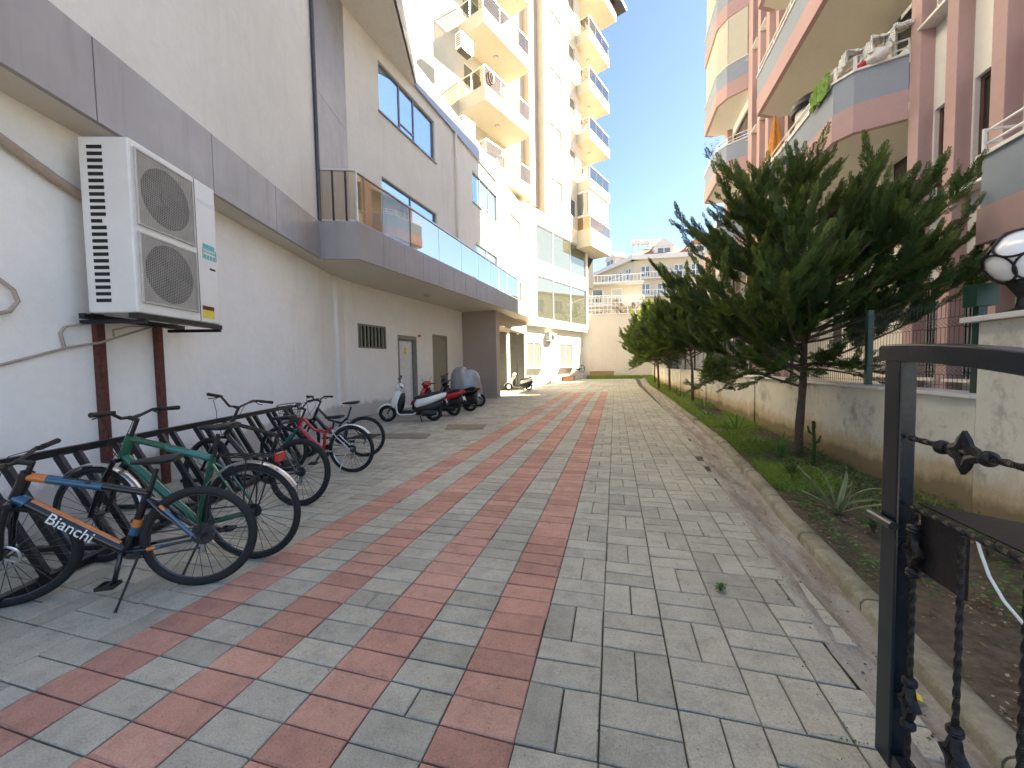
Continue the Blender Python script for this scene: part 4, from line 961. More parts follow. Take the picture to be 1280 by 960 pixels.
for (p, q, r_, s_) in [(um + .09, um + .33, z0 + .83, z0 + .84), (um + .09, um + .33, z0 + .955, z0 + .965), (um + .09, um + .1, z0 + .83, z0 + .965), (um + .32, um + .33, z0 + .83, z0 + .965)]: fr.fbox(FF1, p, q, o1 + .001, o1 + .003, r_, s_)
for k in range(4): fr.fbox(FF1, um + .115 + k * .052, um + .15 + k * .052, o1 + .001, o1 + .003, z0 + .845, z0 + .885)
fr.build('sticker', 'teal_txt', AC)
MB().fbox(FF1, um + .20, um + .30, o1 + .001, o1 + .004, z0 + .70, z0 + .725).build('badge', 'dark', AC)
ye = MB().fbox(FF1, um + .04, um + .24, o1 + .001, o1 + .003, z0 + .06, z0 + .22).build('warning_label', 'yellow', AC)
MB().fbox(FF1, um + .04, um + .24, o1 + .0035, o1 + .0045, z0 + .165, z0 + .215).build('label_header', 'rust', ye)
BR = thing('support_frame', 'rusty steel legs and angle frame carrying the large air conditioner', 'bracket', FW1.w(-6.5, 0, 0))
for u in (-6.93, -6.17):
    MB().fbox(FW1, u - .045, u + .045, .003, .06, 0.0, 2.12 if u > -6.5 else 4.0).build('leg', 'rust', BR)
MB().fbox(FF1, u0 - .02, u1 + .05, .22, .28, z0 - .06, z0 - .004).build('angle_bar', 'black', BR)
MB().fbox(FF1, u0 - .02, u1 + .05, -.28, -.22, z0 - .06, z0 - .004).build('angle_bar', 'black', BR)
for u in (u0 + .1, u1 - .02): MB().fbox(FF1, u - .02, u + .02, -.38, .3, z0 - .10, z0 - .061).build('cross_bar', 'black', BR)
P = lambda u, z, o=.07: FW1.w(u, o, z)
tag(MB().tube([P(-9.2, 4.15), P(-8.4, 3.9), P(-7.72, 3.63), P(-7.3, 3.48), P(-7.0, 3.40)], .045, 10).build('insulated_pipe', 'pipe_wrap', smooth=True), 'thick lagged pipe slanting down the wall to the large air conditioner', 'pipe')
cb = thing('cable', 'sagging grey cables running along the wall under the large air conditioner', 'cable', FW1.w(-7, 0, 1.8))
MB().tube([P(-9.6, 1.30, .03), P(-8.4, 1.46, .02), P(-7.86, 1.57, .02), P(-7.26, 1.77, .03), P(-6.97, 1.84, .08), P(-6.6, 1.98, .09), P(-6.3, 2.10, .12), P(-6.1, 2.14, .25)], .013, 6).build('cable', 'pipe_wrap', cb, smooth=True)
MB().tube([P(-7.28, 1.76, .03), P(-7.31, 1.92, .03), P(-7.27, 1.99, .04), P(-7.1, 2.04, .10), P(-6.75, 2.10, .15)], .014, 6).build('cable', 'pipe_wrap', cb, smooth=True)
MB().tube([P(-6.78, 1.92, .05), P(-6.78, 2.0, .05), P(-6.6, 2.06, .08), P(-6.3, 2.09, .14)], .011, 6).build('cable', 'pipe_wrap', cb, smooth=True)
tag(MB().tube([P(-7.9, 2.42, .03), P(-7.78, 2.36, .04), P(-7.70, 2.28, .06), P(-7.68, 2.18, .07), P(-7.74, 2.08, .06), P(-7.86, 2.03, .05), P(-8.1, 2.05, .04)], .018, 8).build('hose', 'pipe_wrap', smooth=True), 'short curled brown hose stub sticking out of the wall left of the air conditioner', 'hose')

# ================================================================ BICYCLE RACK
RK = thing('bicycle_rack', 'long black steel bicycle rack of slanted bars leaning against the white wall', 'bicycle rack', FW1.w(-6.5, .7, 0))
MB().fbox(FW1, -10.2, -4.5, 1.24, 1.30, .02, .07).build('base_rail', 'black', RK)
MB().fbox(FW1, -10.2, -4.5, .82, .87, .82, .88).build('top_rail', 'black', RK)
u = -10.12; k = 0
while u < -4.5:
    MB().bar(FW1.w(u, 1.25, .07), FW1.w(u, .85, .82), .055, .035, FW1.u).build('slanted_bar', 'black', RK)
    if k % 4 == 0: MB().bar(FW1.w(u, 1.24, .04), FW1.w(u, .25, .04), .04, .04).build('foot_bar', 'black', RK)
    u += .15 if k % 2 == 0 else .34; k += 1
for u in (-10.17, -7.4, -4.55): MB().bar(FW1.w(u, .30, .04), FW1.w(u, .83, .82), .035, .035, FW1.u).build('rear_brace', 'black', RK)

# ================================================================ BICYCLES (local: x forward, y left, z up; origin under the rear axle)
def disc_pts(c, r, n, ax='y'): return [Vector((c[0] + r * cos(2 * pi * k / n), c[1], c[2] + r * sin(2 * pi * k / n))) for k in range(n)]
def bike(label, xy, heading, P_):
    t = thing('bicycle', label, 'bicycle', (xy[0], xy[1], 0), R(heading), group='bicycles parked in the rack')
    lean = P_.get('lean', 0); t.rotation_euler = (R(lean), 0, R(heading))
    r = P_.get('r', .345); wb = P_.get('wb', 1.07); tw_ = P_.get('tw', .029); fc = P_['frame']; steer = R(P_.get('steer', 0))
    BBp = Vector((.43, 0, .30)); seat_t = Vector((.285, 0, .30 + P_.get('st', .44))); ht = Vector((wb - P_.get('hx', .30), 0, P_.get('hz', .86))); hb = Vector((ht.x + .065, 0, ht.z - .15)); RA = Vector((0, 0, r)); FAx = Vector((wb, 0, r))
    ax = (ht - hb).normalized()
    MS = Matrix.Translation(hb) @ Matrix.Rotation(steer, 4, ax) @ Matrix.Translation(-hb)
    S = lambda p: MS @ Vector(p)
    b = lambda m, n, mt, pr=t, sm=True: m.build(n, mt, pr, smooth=sm, world=False)
    def wheel(c, nm, tf=None, gears=False):
        f_ = (lambda p: tf(p)) if tf else (lambda p: Vector(p))
        m = MB(); m.tube([f_(p) for p in disc_pts(c, r - .040, 40)], .013, 6, closed=True, sx=.75); m.cyl(f_((c[0], -.035, c[2])), f_((c[0], .035, c[2])), .022, 12)
        m.cur = 1
        for k in range(28):
            a = 2 * pi * k / 28 ; a2 = a + (.35 if k % 4 < 2 else -.35); sy = .022 if k % 2 else -.022
            m.bar(f_((c[0] + .022 * cos(a2), sy, c[2] + .022 * sin(a2))), f_((c[0] + (r - .045) * cos(a), 0, c[2] + (r - .045) * sin(a))), .0028, .0028, (0, 1, 0))
        w_ = m.build('wheel', [P_.get('rim', 'steel_dk'), 'steel_dk'], t, smooth=True, world=False)
        m = MB(); m.tube([f_(p) for p in disc_pts(c, r - .020, 48)], tw_ , 10, closed=True, sx=.80)
        if P_.get('knob'):
            for k in range(60):
                a = 2 * pi * k / 60
                for s_ in (-1, 1): m.bar(f_((c[0] + (r - .003) * cos(a), s_ * .012 - .008, c[2] + (r - .003) * sin(a))), f_((c[0] + (r - .003) * cos(a), s_ * .012 + .008, c[2] + (r - .003) * sin(a))), .016, .014)
        m.build('tyre', 'rubber', w_, smooth=True, world=False)
        if P_.get('disc') and nm == 'front':
            m = MB(); m.tube([f_(p + Vector((0, .038, 0))) for p in disc_pts(c, .075, 24)], .007, 4, closed=True, sx=.2)
            for k in range(5): a = 2 * pi * k / 5; m.bar(f_((c[0], .038, c[2])), f_((c[0] + .07 * cos(a), .038, c[2] + .07 * sin(a))), .002, .012)
            m.build('brake_disc', 'steel', w_, world=False)
        if gears:
            m = MB(); m.lathe(f_((c[0], -.028, c[2])), (0, -1, 0), [(P_.get('cass', .055), 0), (P_.get('cass', .055), .004), (.048, .005), (.048, .008), (.04, .009), (.04, .014), (.03, .015), (.03, .02)], 28); m.build('cassette', 'steel_dk', w_, smooth=True, world=False)
            if P_.get('side', 1): 
                m = MB(); m.lathe(f_((c[0], .03, c[2])), (0, 1, 0), [(.07, 0), (.07, .004), (.03, .012)], 28) if P_.get('guard') else m.lathe(f_((c[0], .028, c[2])), (0, 1, 0), [(.02, 0), (.02, .02)], 12); m.build('hub_cap', 'steel_dk', w_, smooth=True, world=False)
        return w_
    wheel(RA, 'rear', gears=True); wheel(FAx, 'front', S)
    # frame
    tr_ = P_.get('tr', .019)
    if P_['type'] in ('hard', 'city'):
        tt = ht - ax * .02 if P_['type'] == 'hard' else ht - ax * .05
        m = MB(); m.tube([hb, hb.lerp(BBp, .5) + Vector((0, 0, -.005)), BBp], [tr_ * 1.15, tr_ * 1.3, tr_ * 1.2], 10)
        m.tube([tt, tt.lerp(seat_t - Vector((0, 0, .02)), .5) + Vector((0, 0, .006)), seat_t - Vector((0, 0, .02))], tr_ * .95, 10)
        m.tube([BBp, seat_t], tr_ * .9, 10); m.tube([hb - ax * .01, ht + ax * .01], tr_ * 1.25, 12); m.cyl(BBp - Vector((0, .035, 0)), BBp + Vector((0, .035, 0)), .024, 14)
    else:
        m = MB(); pv_ = Vector((.40, 0, .50)); m.tube([hb + ax * .02, hb.lerp(BBp, .45) + Vector((0, 0, -.01)), BBp + Vector((.01, 0, .03))], [.028, .036, .03], 10)
        m.tube([ht, ht.lerp(pv_, .5) + Vector((0, 0, -.03)), pv_ + Vector((-.02, 0, .08)), seat_t], [.02, .022, .022, .02], 10); m.tube([BBp, pv_ + Vector((0, 0, .06))], .022, 10)
        m.tube([hb - ax * .01, ht + ax * .01], .024, 12); m.cyl(BBp - Vector((0, .035, 0)), BBp + Vector((0, .035, 0)), .024, 14)
    fo = b(m, 'frame', fc)
    m = MB()
    for s_ in (-1, 1):
        y = .052 * s_
        m.tube([BBp + Vector((-.02, y * .5, 0)), Vector((.30, y, .31)), RA + Vector((0, y, 0))], [.013, .011, .010], 8)
        m.tube([seat_t + Vector((0, y * .3, -.06)), Vector((.2, y, .6 + (P_.get('st', .44) - .44))), RA + Vector((0, y, 0))], [.010, .009, .009], 8)
    b(m, 'rear_stays', P_.get('stay', fc), fo)
    for (ta, tb, a0, a1, mt) in P_.get('bands', ()):  # coloured sections: (from,to,t0,t1,material)
        pts_ = {'hb': hb, 'bb': BBp, 'ht': ht - ax * .02, 'st': seat_t - Vector((0, 0, .02)), 'stay': Vector((.30, .052, .31)), 'ra': RA + Vector((0, .052, 0)), 'bbm': BBp + Vector((-.02, 0, 0)), 'ss': seat_t + Vector((0, .03, -.06)), 's2': Vector((.2, .052, .6))}
        A_, B2 = pts_[ta], pts_[tb]; rr_ = {'hb': tr_ * 1.42, 'ht': tr_ * 1.08, 'stay': .0135, 'bb': tr_ * 1.05, 's2': .0125}.get(ta, .02)
        m = MB(); m.tube([A_.lerp(B2, a0), A_.lerp(B2, (a0 + a1) / 2), A_.lerp(B2, a1)], rr_, 10); b(m, 'colour_band', mt, fo)
    if P_.get('strip'):
        dv_ = (BBp - hb).normalized(); up_ = Vector((0, 1, 0)).cross(dv_); up_ = up_ if up_.z > 0 else -up_
        m = MB(); m.tube([hb.lerp(BBp, .12) + up_ * tr_ * .85, hb.lerp(BBp, .5) + up_ * tr_ * .98, hb.lerp(BBp, .92) + up_ * tr_ * .85], tr_ * .62, 10); b(m, 'colour_band', P_['strip'], fo)
    if P_.get('text'):
        dvec = (BBp - hb).normalized()   # text runs from head towards BB, on the left (+y) side
        side = P_.get('tside', 1); X = dvec; Nn = Vector((0, side, 0)); Yv = Nn.cross(X)
        o_ = hb.lerp(BBp, .52) + Nn * (tr_ * 1.36) - Yv * .006
        mt_ = Matrix(((X.x, Yv.x, Nn.x, o_.x), (X.y, Yv.y, Nn.y, o_.y), (X.z, Yv.z, Nn.z, o_.z), (0, 0, 0, 1)))
        text('maker_name', P_['text'], P_.get('tsize', .085), 'white_txt', fo, mt_, .0015)
    # fork
    m = MB(); crown = S(hb - ax * .03); fk = P_.get('fork', 'black_paint')
    m.tube([S(hb), crown], .018, 10); m.bar(S(hb - ax * .035 + Vector((0, -.07, 0))), S(hb - ax * .035 + Vector((0, .07, 0))), .04, .03)
    for s_ in (-1, 1): m.tube([S(hb - ax * .04 + Vector((0, .062 * s_, 0))), S(hb.lerp(FAx, .5) + Vector((.02, .062 * s_, 0))), S(FAx + Vector((-.0, .058 * s_, 0)))], [.016, .019, .014], 8)
    fk_o = b(m, 'fork', fk)
    # bars
    hz_ = P_.get('bar_up', .10); st0 = ht + ax * hz_; m = MB(); m.tube([S(ht), S(st0)], .015, 10)
    sf = st0 + Vector((P_.get('reach', .07), 0, .01)); m.tube([S(st0 - Vector((0, 0, .012))), S(sf)], .017, 10); b(m, 'stem', P_.get('stemm', 'plastic'))
    bw = P_.get('bw', .32); rise = P_.get('rise', .03); sw = P_.get('sweep', .05)
    m = MB(); path = [sf + Vector((-sw, -bw, rise)), sf + Vector((-sw * .3, -bw * .5, rise)), sf + Vector((0, -.06, 0)), sf + Vector((0, .06, 0)), sf + Vector((-sw * .3, bw * .5, rise)), sf + Vector((-sw, bw, rise))]
    m.tube([S(p) for p in path], .0125, 8); hbz = b(m, 'handlebar', P_.get('barm', 'plastic'))
    for s_ in (-1, 1):
        e1_ = sf + Vector((-sw, s_ * bw, rise)); e0_ = sf + Vector((-sw * .65, s_ * (bw - .13), rise)); m = MB(); m.tube([S(e0_), S(e0_.lerp(e1_, .5)), S(e1_ + Vector((0, .012 * s_, 0)))], [.018, .0165, .019], 10); b(m, 'grip', 'rubber', hbz)
        m = MB(); c_ = e0_.lerp(e1_, -.2); m.tube([S(c_), S(c_ + Vector((.035, s_ * .01, -.012))), S(c_ + Vector((.05, s_ * .06, -.03))), S(c_ + Vector((.035, s_ * .10, -.035)))], .006, 6); m.box(*sum([[v - .014, v + .014] for v in (S(c_))], [])); b(m, 'brake_lever', 'plastic', hbz)
        m = MB(); q0_ = S(c_ + Vector((.03, 0, -.01))); q3 = hb + Vector((.02, .02 * s_, -.02)) if s_ > 0 else S(FAx + Vector((-.02, .05, .12)))
        m.tube([q0_, q0_ + Vector((.10, -s_ * .04, -.03)), q0_ + Vector((.11, -s_ * .10, -.16)), q3.lerp(q0_, .3) + Vector((.06, 0, 0)), q3], .0032, 5); b(m, 'brake_cable', 'rubber', hbz)
    # saddle
    sz = P_.get('seat_z', .95); sp_ = seat_t + (seat_t - BBp).normalized() * max(.02, (sz - .05 - seat_t.z)); m = MB(); m.tube([seat_t - Vector((0, 0, .03)), sp_], .0145, 10); b(m, 'seat_post', P_.get('post', 'plastic'))
    sx_, szz = sp_.x, sz; m = MB(); wd = P_.get('saddle_w', .075)
    m.sup([(sx_ - .135, szz + .015, wd * .75, .018), (sx_ - .11, szz + .012, wd, .027), (sx_ - .05, szz + .004, wd * .85, .028), (sx_ + .02, szz - .002, wd * .45, .024), (sx_ + .09, szz - .003, .022, .020), (sx_ + .14, szz - .008, .012, .012)], 16, 2.2)
    b(m, 'saddle', P_.get('saddle', 'plastic'))
    # drive
    m = MB(); m.lathe(BBp + Vector((0, -.045, 0)), (0, -1, 0), [(.085, 0), (.085, .003), (.075, .004), (.06, .006)], 30); ck = b(m, 'chainring', 'steel_dk'); ca = R(P_.get('crank', -75))
    for s_ in (-1, 1):
        dv = Vector((cos(ca), 0, sin(ca))) * (.17 * s_); o_ = BBp + Vector((0, -.06 * s_ * -1 * -1, 0)); o_ = BBp + Vector((0, .055 * s_, 0)); e_ = o_ + dv + Vector((0, .02 * s_, 0))
        m = MB(); m.bar(o_, e_, .018, .026, (0, 1, 0)); b(m, 'crank_arm', 'steel_dk', ck)
        m = MB(); pc = e_ + Vector((0, .055 * s_, 0)); m.box(pc.x - .05, pc.x + .05, pc.y - .042, pc.y - .034, pc.z - .012, pc.z + .012); m.box(pc.x - .05, pc.x + .05, pc.y + .034, pc.y + .042, pc.z - .012, pc.z + .012); m.box(pc.x - .05, pc.x - .042, pc.y - .034, pc.y + .034, pc.z - .011, pc.z + .011); m.box(pc.x + .042, pc.x + .05, pc.y - .034, pc.y + .034, pc.z - .011, pc.z + .011); m.box(pc.x - .012, pc.x + .012, pc.y - .034, pc.y + .034, pc.z - .009, pc.z + .009); b(m, 'pedal', 'plastic', ck, False)
    m = MB(); m.bar(BBp + Vector((0, -.05, .083)), RA + Vector((0, -.05, .045)), .006, .010); m.bar(BBp + Vector((0, -.05, -.083)), Vector((.03, -.05, .24)), .006, .010); b(m, 'chain', 'steel_dk')
    m = MB(); m.bar((.0, -.055, r - .03), (.02, -.055, r - .13), .02, .03); m.cyl((.02, -.065, r - .07), (.02, -.05, r - .07), .02, 10); m.cyl((.03, -.065, r - .13), (.03, -.05, r - .13), .02, 10); b(m, 'derailleur', 'steel', sm=False)
    if P_.get('stand', True):
        m = MB(); k0 = BBp + Vector((-.10, .05, -.01)) if not P_.get('rstand') else Vector((.06, .06, .28)); k1 = Vector((k0.x + .02, .26, .015)); m.tube([k0, k0.lerp(k1, .9), k1], [.008, .007, .010], 8); b(m, 'kickstand', P_.get('standm', 'plastic'))
    if P_.get('fenders'):
        fm_ = P_['fenders']
        for c_, a0, a1, tf in ((RA, 22, 150, None), (FAx, 35, 165, S)) if fm_ != 'rear' else ((RA, 30, 140, None),):
            rings = []
            for j in range(26):
                a = R(a0 + (a1 - a0) * j / 25); rg = []
                for q in range(5):
                    yv = -.03 + .06 * q / 4; rr_ = r + .022 + .010 * cos(yv / .03 * pi / 2); rg.append(Vector((c_[0] + rr_ * cos(a), yv, c_[2] + rr_ * sin(a))))
                for q in range(4, -1, -1):
                    yv = -.03 + .06 * q / 4; rr_ = r + .018 + .010 * cos(yv / .03 * pi / 2); rg.append(Vector((c_[0] + rr_ * cos(a), yv, c_[2] + rr_ * sin(a))))
                rings.append([tf(p) if tf else p for p in rg])
            m = MB(); m.loft(rings); b(m, 'mudguard', P_.get('fm', 'steel'))
    if P_.get('rack'):
        m = MB(); z = r * 2 + .07
        for y in (-.06, 0, .06): m.tube([(.22, y * .5, z + .01), (.10, y, z), (-.22, y, z)], .006, 6)
        for x in (.1, -.05, -.2): m.tube([(x, -.065, z), (x, .065, z)], .006, 6)
        for s_ in (-1, 1): m.tube([(.02, .075 * s_, r + .02), (-.02, .07 * s_, z)], .006, 6); m.tube([(0, .075 * s_, r + .02), (-.16, .07 * s_, z)], .006, 6)
        rk = b(m, 'rear_carrier', 'plastic'); m = MB(); m.box(-.255, -.225, -.045, .045, z - .045, z + .02); b(m, 'reflector', 'red_lens', rk, False)
    if P_.get('basket'):
        m = MB(); c_ = sf + Vector((.16, 0, -.05)); 
        for zz_, s_ in ((.10, 1.0), (.0, .88), (-.08, .78), (-.15, .7)):
            m.tube([S(c_ + Vector((.15 * s_ * cos(2 * pi * k / 24), .19 * s_ * sin(2 * pi * k / 24), zz_))) for k in range(24)], .004 if zz_ < .1 else .007, 5, closed=True)
        for k in range(24):
            a = 2 * pi * k / 24; m.tube([S(c_ + Vector((.15 * cos(a), .19 * sin(a), .10))), S(c_ + Vector((.105 * cos(a), .133 * sin(a), -.15)))], .0025, 4)
        for k in range(-4, 5): y = k * .03; x = .105 * sqrt(max(0, 1 - (y / .133) ** 2)); m.tube([S(c_ + Vector((-x, y, -.15))), S(c_ + Vector((x, y, -.15)))], .0025, 4)
        b(m, 'basket', 'steel_dk')
    return t
H0 = 180 + 17.4
def slot(u, off): p = FW1.w(u, off); return (p.x, p.y)
bike('black bicycle with blue and orange bands, nearest the camera in the rack', (-2.82, 1.985), H0 + 12, dict(type='hard', frame='black_paint', disc=True, text='Bianchi', tsize=.10, strip='orange_paint', steer=16, seat_z=.90, hz=.87, st=.40, bar_up=.08, crank=-80, wb=1.07, hx=.15, bw=.35, knob=False, cass=.075, tr=.026,
     bands=(('ht', 'st', .02, .17, 'orange_paint'), ('ht', 'st', .17, .62, 'blue_paint'), ('hb', 'bb', .0, .10, 'blue_paint'), ('bb', 'st', .28, .42, 'blue_paint'), ('bb', 'st', .42, .55, 'orange_paint'), ('stay', 'ra', .05, .22, 'orange_paint'), ('stay', 'ra', .22, .32, 'blue_paint'), ('s2', 'ra', .0, .12, 'orange_paint'), ('s2', 'ra', .12, .9, 'blue_paint'))))
bike('green bicycle with rear carrier, red reflector and silver mudguards', (-2.79, 2.36), H0 - 2, dict(type='hard', frame='green_paint', stay='green_paint', fork='black_paint', fenders=True, rack=True, seat_z=1.06, hz=1.0, st=.53, bar_up=.15, rise=.05, sweep=.09, r=.38, wb=1.22, tw=.024, saddle_w=.10, steer=-4, tr=.026, bands=(('ht', 'st', .45, .98, 'teal_paint'),), crank=40))
bike('black mountain bicycle with knobbly rear tyre between the green and red bicycles', (-3.40, 3.42), H0 - 10, dict(type='hard', frame='black_paint', seat_z=.96, hz=.92, st=.48, bar_up=.18, rise=.09, sweep=.12, bw=.38, knob=True, tw=.034, steer=-10, barm='rust', crank=10, saddle_w=.10, wb=1.18, stand=False, r=.36, lean=8, tr=.024))
bike('red framed bicycle with wire front basket and grey rear mudguard', (-3.70, 4.73), H0 - 8, dict(type='susp', frame='red_paint', stay='steel', fork='teal_paint', basket=True, fenders='rear', fm='ac_body', r=.335, wb=1.04, seat_z=.80, st=.36, hz=.80, bar_up=.14, rise=.08, sweep=.10, steer=8, rstand=True, standm='steel', crank=-60, rim='steel', bands=(('hb', 'bb', .02, .16, 'teal_paint'),)))
bike('slim black bicycle with raised saddle, farthest in the rack', (-4.13, 5.62), H0, dict(type='susp', frame='black_paint', r=.34, wb=1.06, seat_z=.92, st=.36, hz=.84, bar_up=.14, rise=.06, sweep=.06, steer=-12, crank=20, stand=False))

# ================================================================ SCOOTERS (local: x forward, y left, origin under the rear axle)
def scooter(label, xy, heading, P_):
    t = thing(P_.get('nm', 'scooter'), label, P_.get('cat', 'scooter'), (xy[0], xy[1], 0), 0, group='two wheelers parked by the wall')
    t.rotation_euler = (R(P_.get('lean', -4)), 0, R(heading)); bc = P_['body']; r = P_.get('r', .235); wb = P_.get('wb', 1.27); st_ = R(P_.get('steer', 0))
    b = lambda m, n, mt, pr=t, sm=True: m.build(n, mt, pr, smooth=sm, world=False)
    HB = Vector((wb - .24, 0, .62)); AX = Vector((-.36, 0, .93)).normalized(); MS = Matrix.Translation(HB) @ Matrix.Rotation(st_, 4, AX) @ Matrix.Translation(-HB); S = lambda p: MS @ Vector(p)
    for c_, f_, rr_ in ((Vector((0, 0, r)), lambda p: Vector(p), r), (Vector((wb, 0, r)), S, r)):
        m = MB(); m.tube([f_(p) for p in disc_pts(c_, rr_ - .065, 28)], .02, 8, closed=True, sx=1.8); m.cyl(f_(c_ + Vector((0, -.06, 0))), f_(c_ + Vector((0, .06, 0))), .045, 16)
        for k in range(5): a = 2 * pi * k / 5; m.bar(f_(c_), f_(c_ + Vector((cos(a), 0, sin(a))) * (rr_ - .07)), .03, .035, (0, 1, 0))
        w_ = b(m, 'wheel', 'steel_dk' if not P_.get('rimm') else P_['rimm']); m = MB(); m.tube([f_(p) for p in disc_pts(c_, rr_ - .048, 36)], .048, 12, closed=True, sx=1.05); b(m, 'tyre', 'rubber', w_)
    # rear body: tail rises to the back
    m = MB(); m.sup([(.50, .47, .09, .08), (.44, .50, .15, .14), (.30, .54, .17, .145), (.12, .59, .172, .13), (-.08, .65, .155, .11), (-.24, .70, .12, .09), (-.38, .75, .06, .045)], 22, 2.6); bd = b(m, 'rear_body', bc)
    m = MB(); m.sup([(.50, .36, .12, .09), (.30, .36, .165, .14), (.05, .38, .165, .15), (-.12, .44, .14, .13), (-.26, .52, .10, .09)], 18, 2.6); b(m, 'engine_cover', 'plastic')
    m = MB()
    for s_ in (1,): m.sup([(.30, .25, .07, .08, .12), (.05, .24, .07, .09, .13), (-.10, .25, .05, .06, .13)], 16, 2.4)
    b(m, 'transmission', 'plastic'); m = MB(); m.tube([(.34, -.12, .22), (.1, -.15, .24), (-.22, -.16, .30)], [.03, .055, .05], 12); b(m, 'exhaust', 'steel_dk')
    m = MB(); m.sup([(.52, .64, .08, .03), (.46, .665, .13, .045), (.30, .69, .15, .05), (.12, .715, .14, .05), (.02, .755, .12, .055), (-.16, .80, .10, .045), (-.24, .81, .05, .02)], 20, 2.6); b(m, 'seat', 'plastic')
    m = MB(); m.sup([(.98, .245, .13, .045), (.80, .24, .15, .05), (.55, .25, .15, .06), (.44, .30, .12, .09)], 18, 3); fb = b(m, 'floorboard', 'plastic'); m = MB(); [m.tube([(1.0, .13 * s_, .30), (.90, .155 * s_, .22), (.55, .155 * s_, .22), (.46, .15 * s_, .26)], .018, 8) for s_ in (-1, 1)]; b(m, 'sill_trim', P_.get('floor', bc), fb)
    m = MB(); m.box(.58, .92, -.13, .13, .29, .302); b(m, 'foot_mat', 'rubber', fb, False)
    # leg shield
    rg = []
    for k in range(9):
        q = k / 8; x = .93 + .17 * sin(pi * min(1, q * .9)) * .5 - .14 * q + .03; z = .25 + .62 * q; hw = .19 + .05 * sin(pi * q) - .07 * q
        rg.append([(x + .05 * (1 - (2 * j / 8 - 1) ** 2) , hw * (2 * j / 8 - 1), z) for j in range(9)] + [(x + .05 * (1 - (2 * j / 8 - 1) ** 2) - .035, hw * (2 * j / 8 - 1) * .95, z) for j in range(8, -1, -1)])
    m = MB(); m.loft(rg); ls = b(m, 'leg_shield', P_.get('front', bc)); m = MB(); m.sup([(.97, .40, .17, .13), (.90, .50, .185, .20), (.83, .58, .16, .22), (.79, .66, .12, .14)], 16, 3); b(m, 'glove_box', 'plastic', ls)
    m = MB(); m.sup([(1.17, .50, .03, .05), (1.12, .53, .12, .14), (1.04, .59, .17, .23), (.96, .66, .17, .24), (.89, .76, .11, .16)], 18, 2.6); b(m, 'front_fairing', P_.get('front', bc))
    m = MB()
    for s_ in (-1, 1): m.tube([S(HB), S((wb - .10, .07 * s_, .42)), S((wb, .075 * s_, r))], [.025, .025, .02], 8)
    b(m, 'fork', 'steel_dk')
    m = MB(); rings = []
    for j in range(14):
        a = R(15 + 150 * j / 13); rings.append([S((wb + (r + .03 + .02 * cos((q / 4 - 1) * pi / 2)) * cos(a) - 0, -.075 + .15 * q / 8, r + (r + .03 + .02 * cos((q / 4 - 1) * pi / 2)) * sin(a))) for q in range(9)] + [S((wb + (r + .02 + .02 * cos((q / 4 - 1) * pi / 2)) * cos(a), -.075 + .15 * q / 8, r + (r + .02 + .02 * cos((q / 4 - 1) * pi / 2)) * sin(a))) for q in range(8, -1, -1)])
    m.loft(rings); b(m, 'front_mudguard', P_.get('front', bc))
    hc = HB + AX * .40
    m = MB(); m.sup([(hc.x - .11, hc.z - .01, .09, .05), (hc.x - .04, hc.z, .15, .09), (hc.x + .05, hc.z - .02, .14, .11), (hc.x + .12, hc.z - .03, .07, .07)], 18, 2.3); m.v = [tuple(S(p)) for p in m.v]; hs = b(m, 'handlebar_cover', P_.get('front', bc))
    m = MB(); m.lathe(S(hc + Vector((.085, 0, -.01))), S(hc + Vector((1, 0, -.05))) - S(hc), [(.065, 0), (.06, .03), (.02, .04)], 18); b(m, 'headlight', 'lamp_white', hs)
    for s_ in (-1, 1):
        m = MB(); m.tube([S(hc + Vector((-.02, .12 * s_, .01))), S(hc + Vector((-.08, .30 * s_, .0)))], .018, 8); b(m, 'grip', 'rubber', hs)
        m = MB(); m.tube([S(hc + Vector((.0, .14 * s_, .03))), S(hc + Vector((.02, .17 * s_, .14))), S(hc + Vector((-.01, .22 * s_, .20)))], .007, 6); mi = b(m, 'mirror_arm', 'plastic', hs)
        m = MB(); m.sup([(hc.x - .025, hc.z + .235, .055, .038, .24 * s_), (hc.x + .01, hc.z + .235, .045, .03, .24 * s_)], 14, 2.2); m.v = [tuple(S(p)) for p in m.v]; b(m, 'mirror', P_.get('mir', 'plastic'), hs)
        m = MB(); m.tube([S(hc + Vector((.03, .15 * s_, 0))), S(hc + Vector((.0, .26 * s_, -.01)))], .006, 6); b(m, 'brake_lever', 'steel', hs)
    m = MB(); m.box(-.41, -.36, -.06, .06, .72, .77); b(m, 'tail_light', 'red_lens', bd, False)
    m = MB(); m.bar((-.28, 0, .66), (-.42, 0, .45), .12, .012, (1, 0, 0)); b(m, 'rear_mudguard', 'plastic')
    m = MB(); m.hexa([(-.405, -.095, .46), (-.405, .095, .46), (-.399, .095, .462), (-.399, -.095, .462), (-.36, -.095, .60), (-.36, .095, .60), (-.354, .095, .602), (-.354, -.095, .602)]); npl = b(m, 'number_plate', 'white_plastic', sm=False)
    m = MB(); m.hexa([(-.408, .065, .463), (-.408, .094, .463), (-.406, .094, .463), (-.406, .065, .463), (-.364, .065, .597), (-.364, .094, .597), (-.362, .094, .597), (-.362, .065, .597)]); b(m, 'plate_band', 'blue_paint', npl, False)
    m = MB(); m.tube([(.36, .13, .24), (.28, .24, .02)], [.012, .016], 8); b(m, 'kickstand', 'plastic')
    if P_.get('stripe'):
        m = MB(); m.sup([(.28, .50, .006, .03, .156), (.10, .57, .006, .022, .161), (-.05, .63, .006, .012, .143)], 10, 2); b(m, 'side_stripe', 'steel_dk', bd)
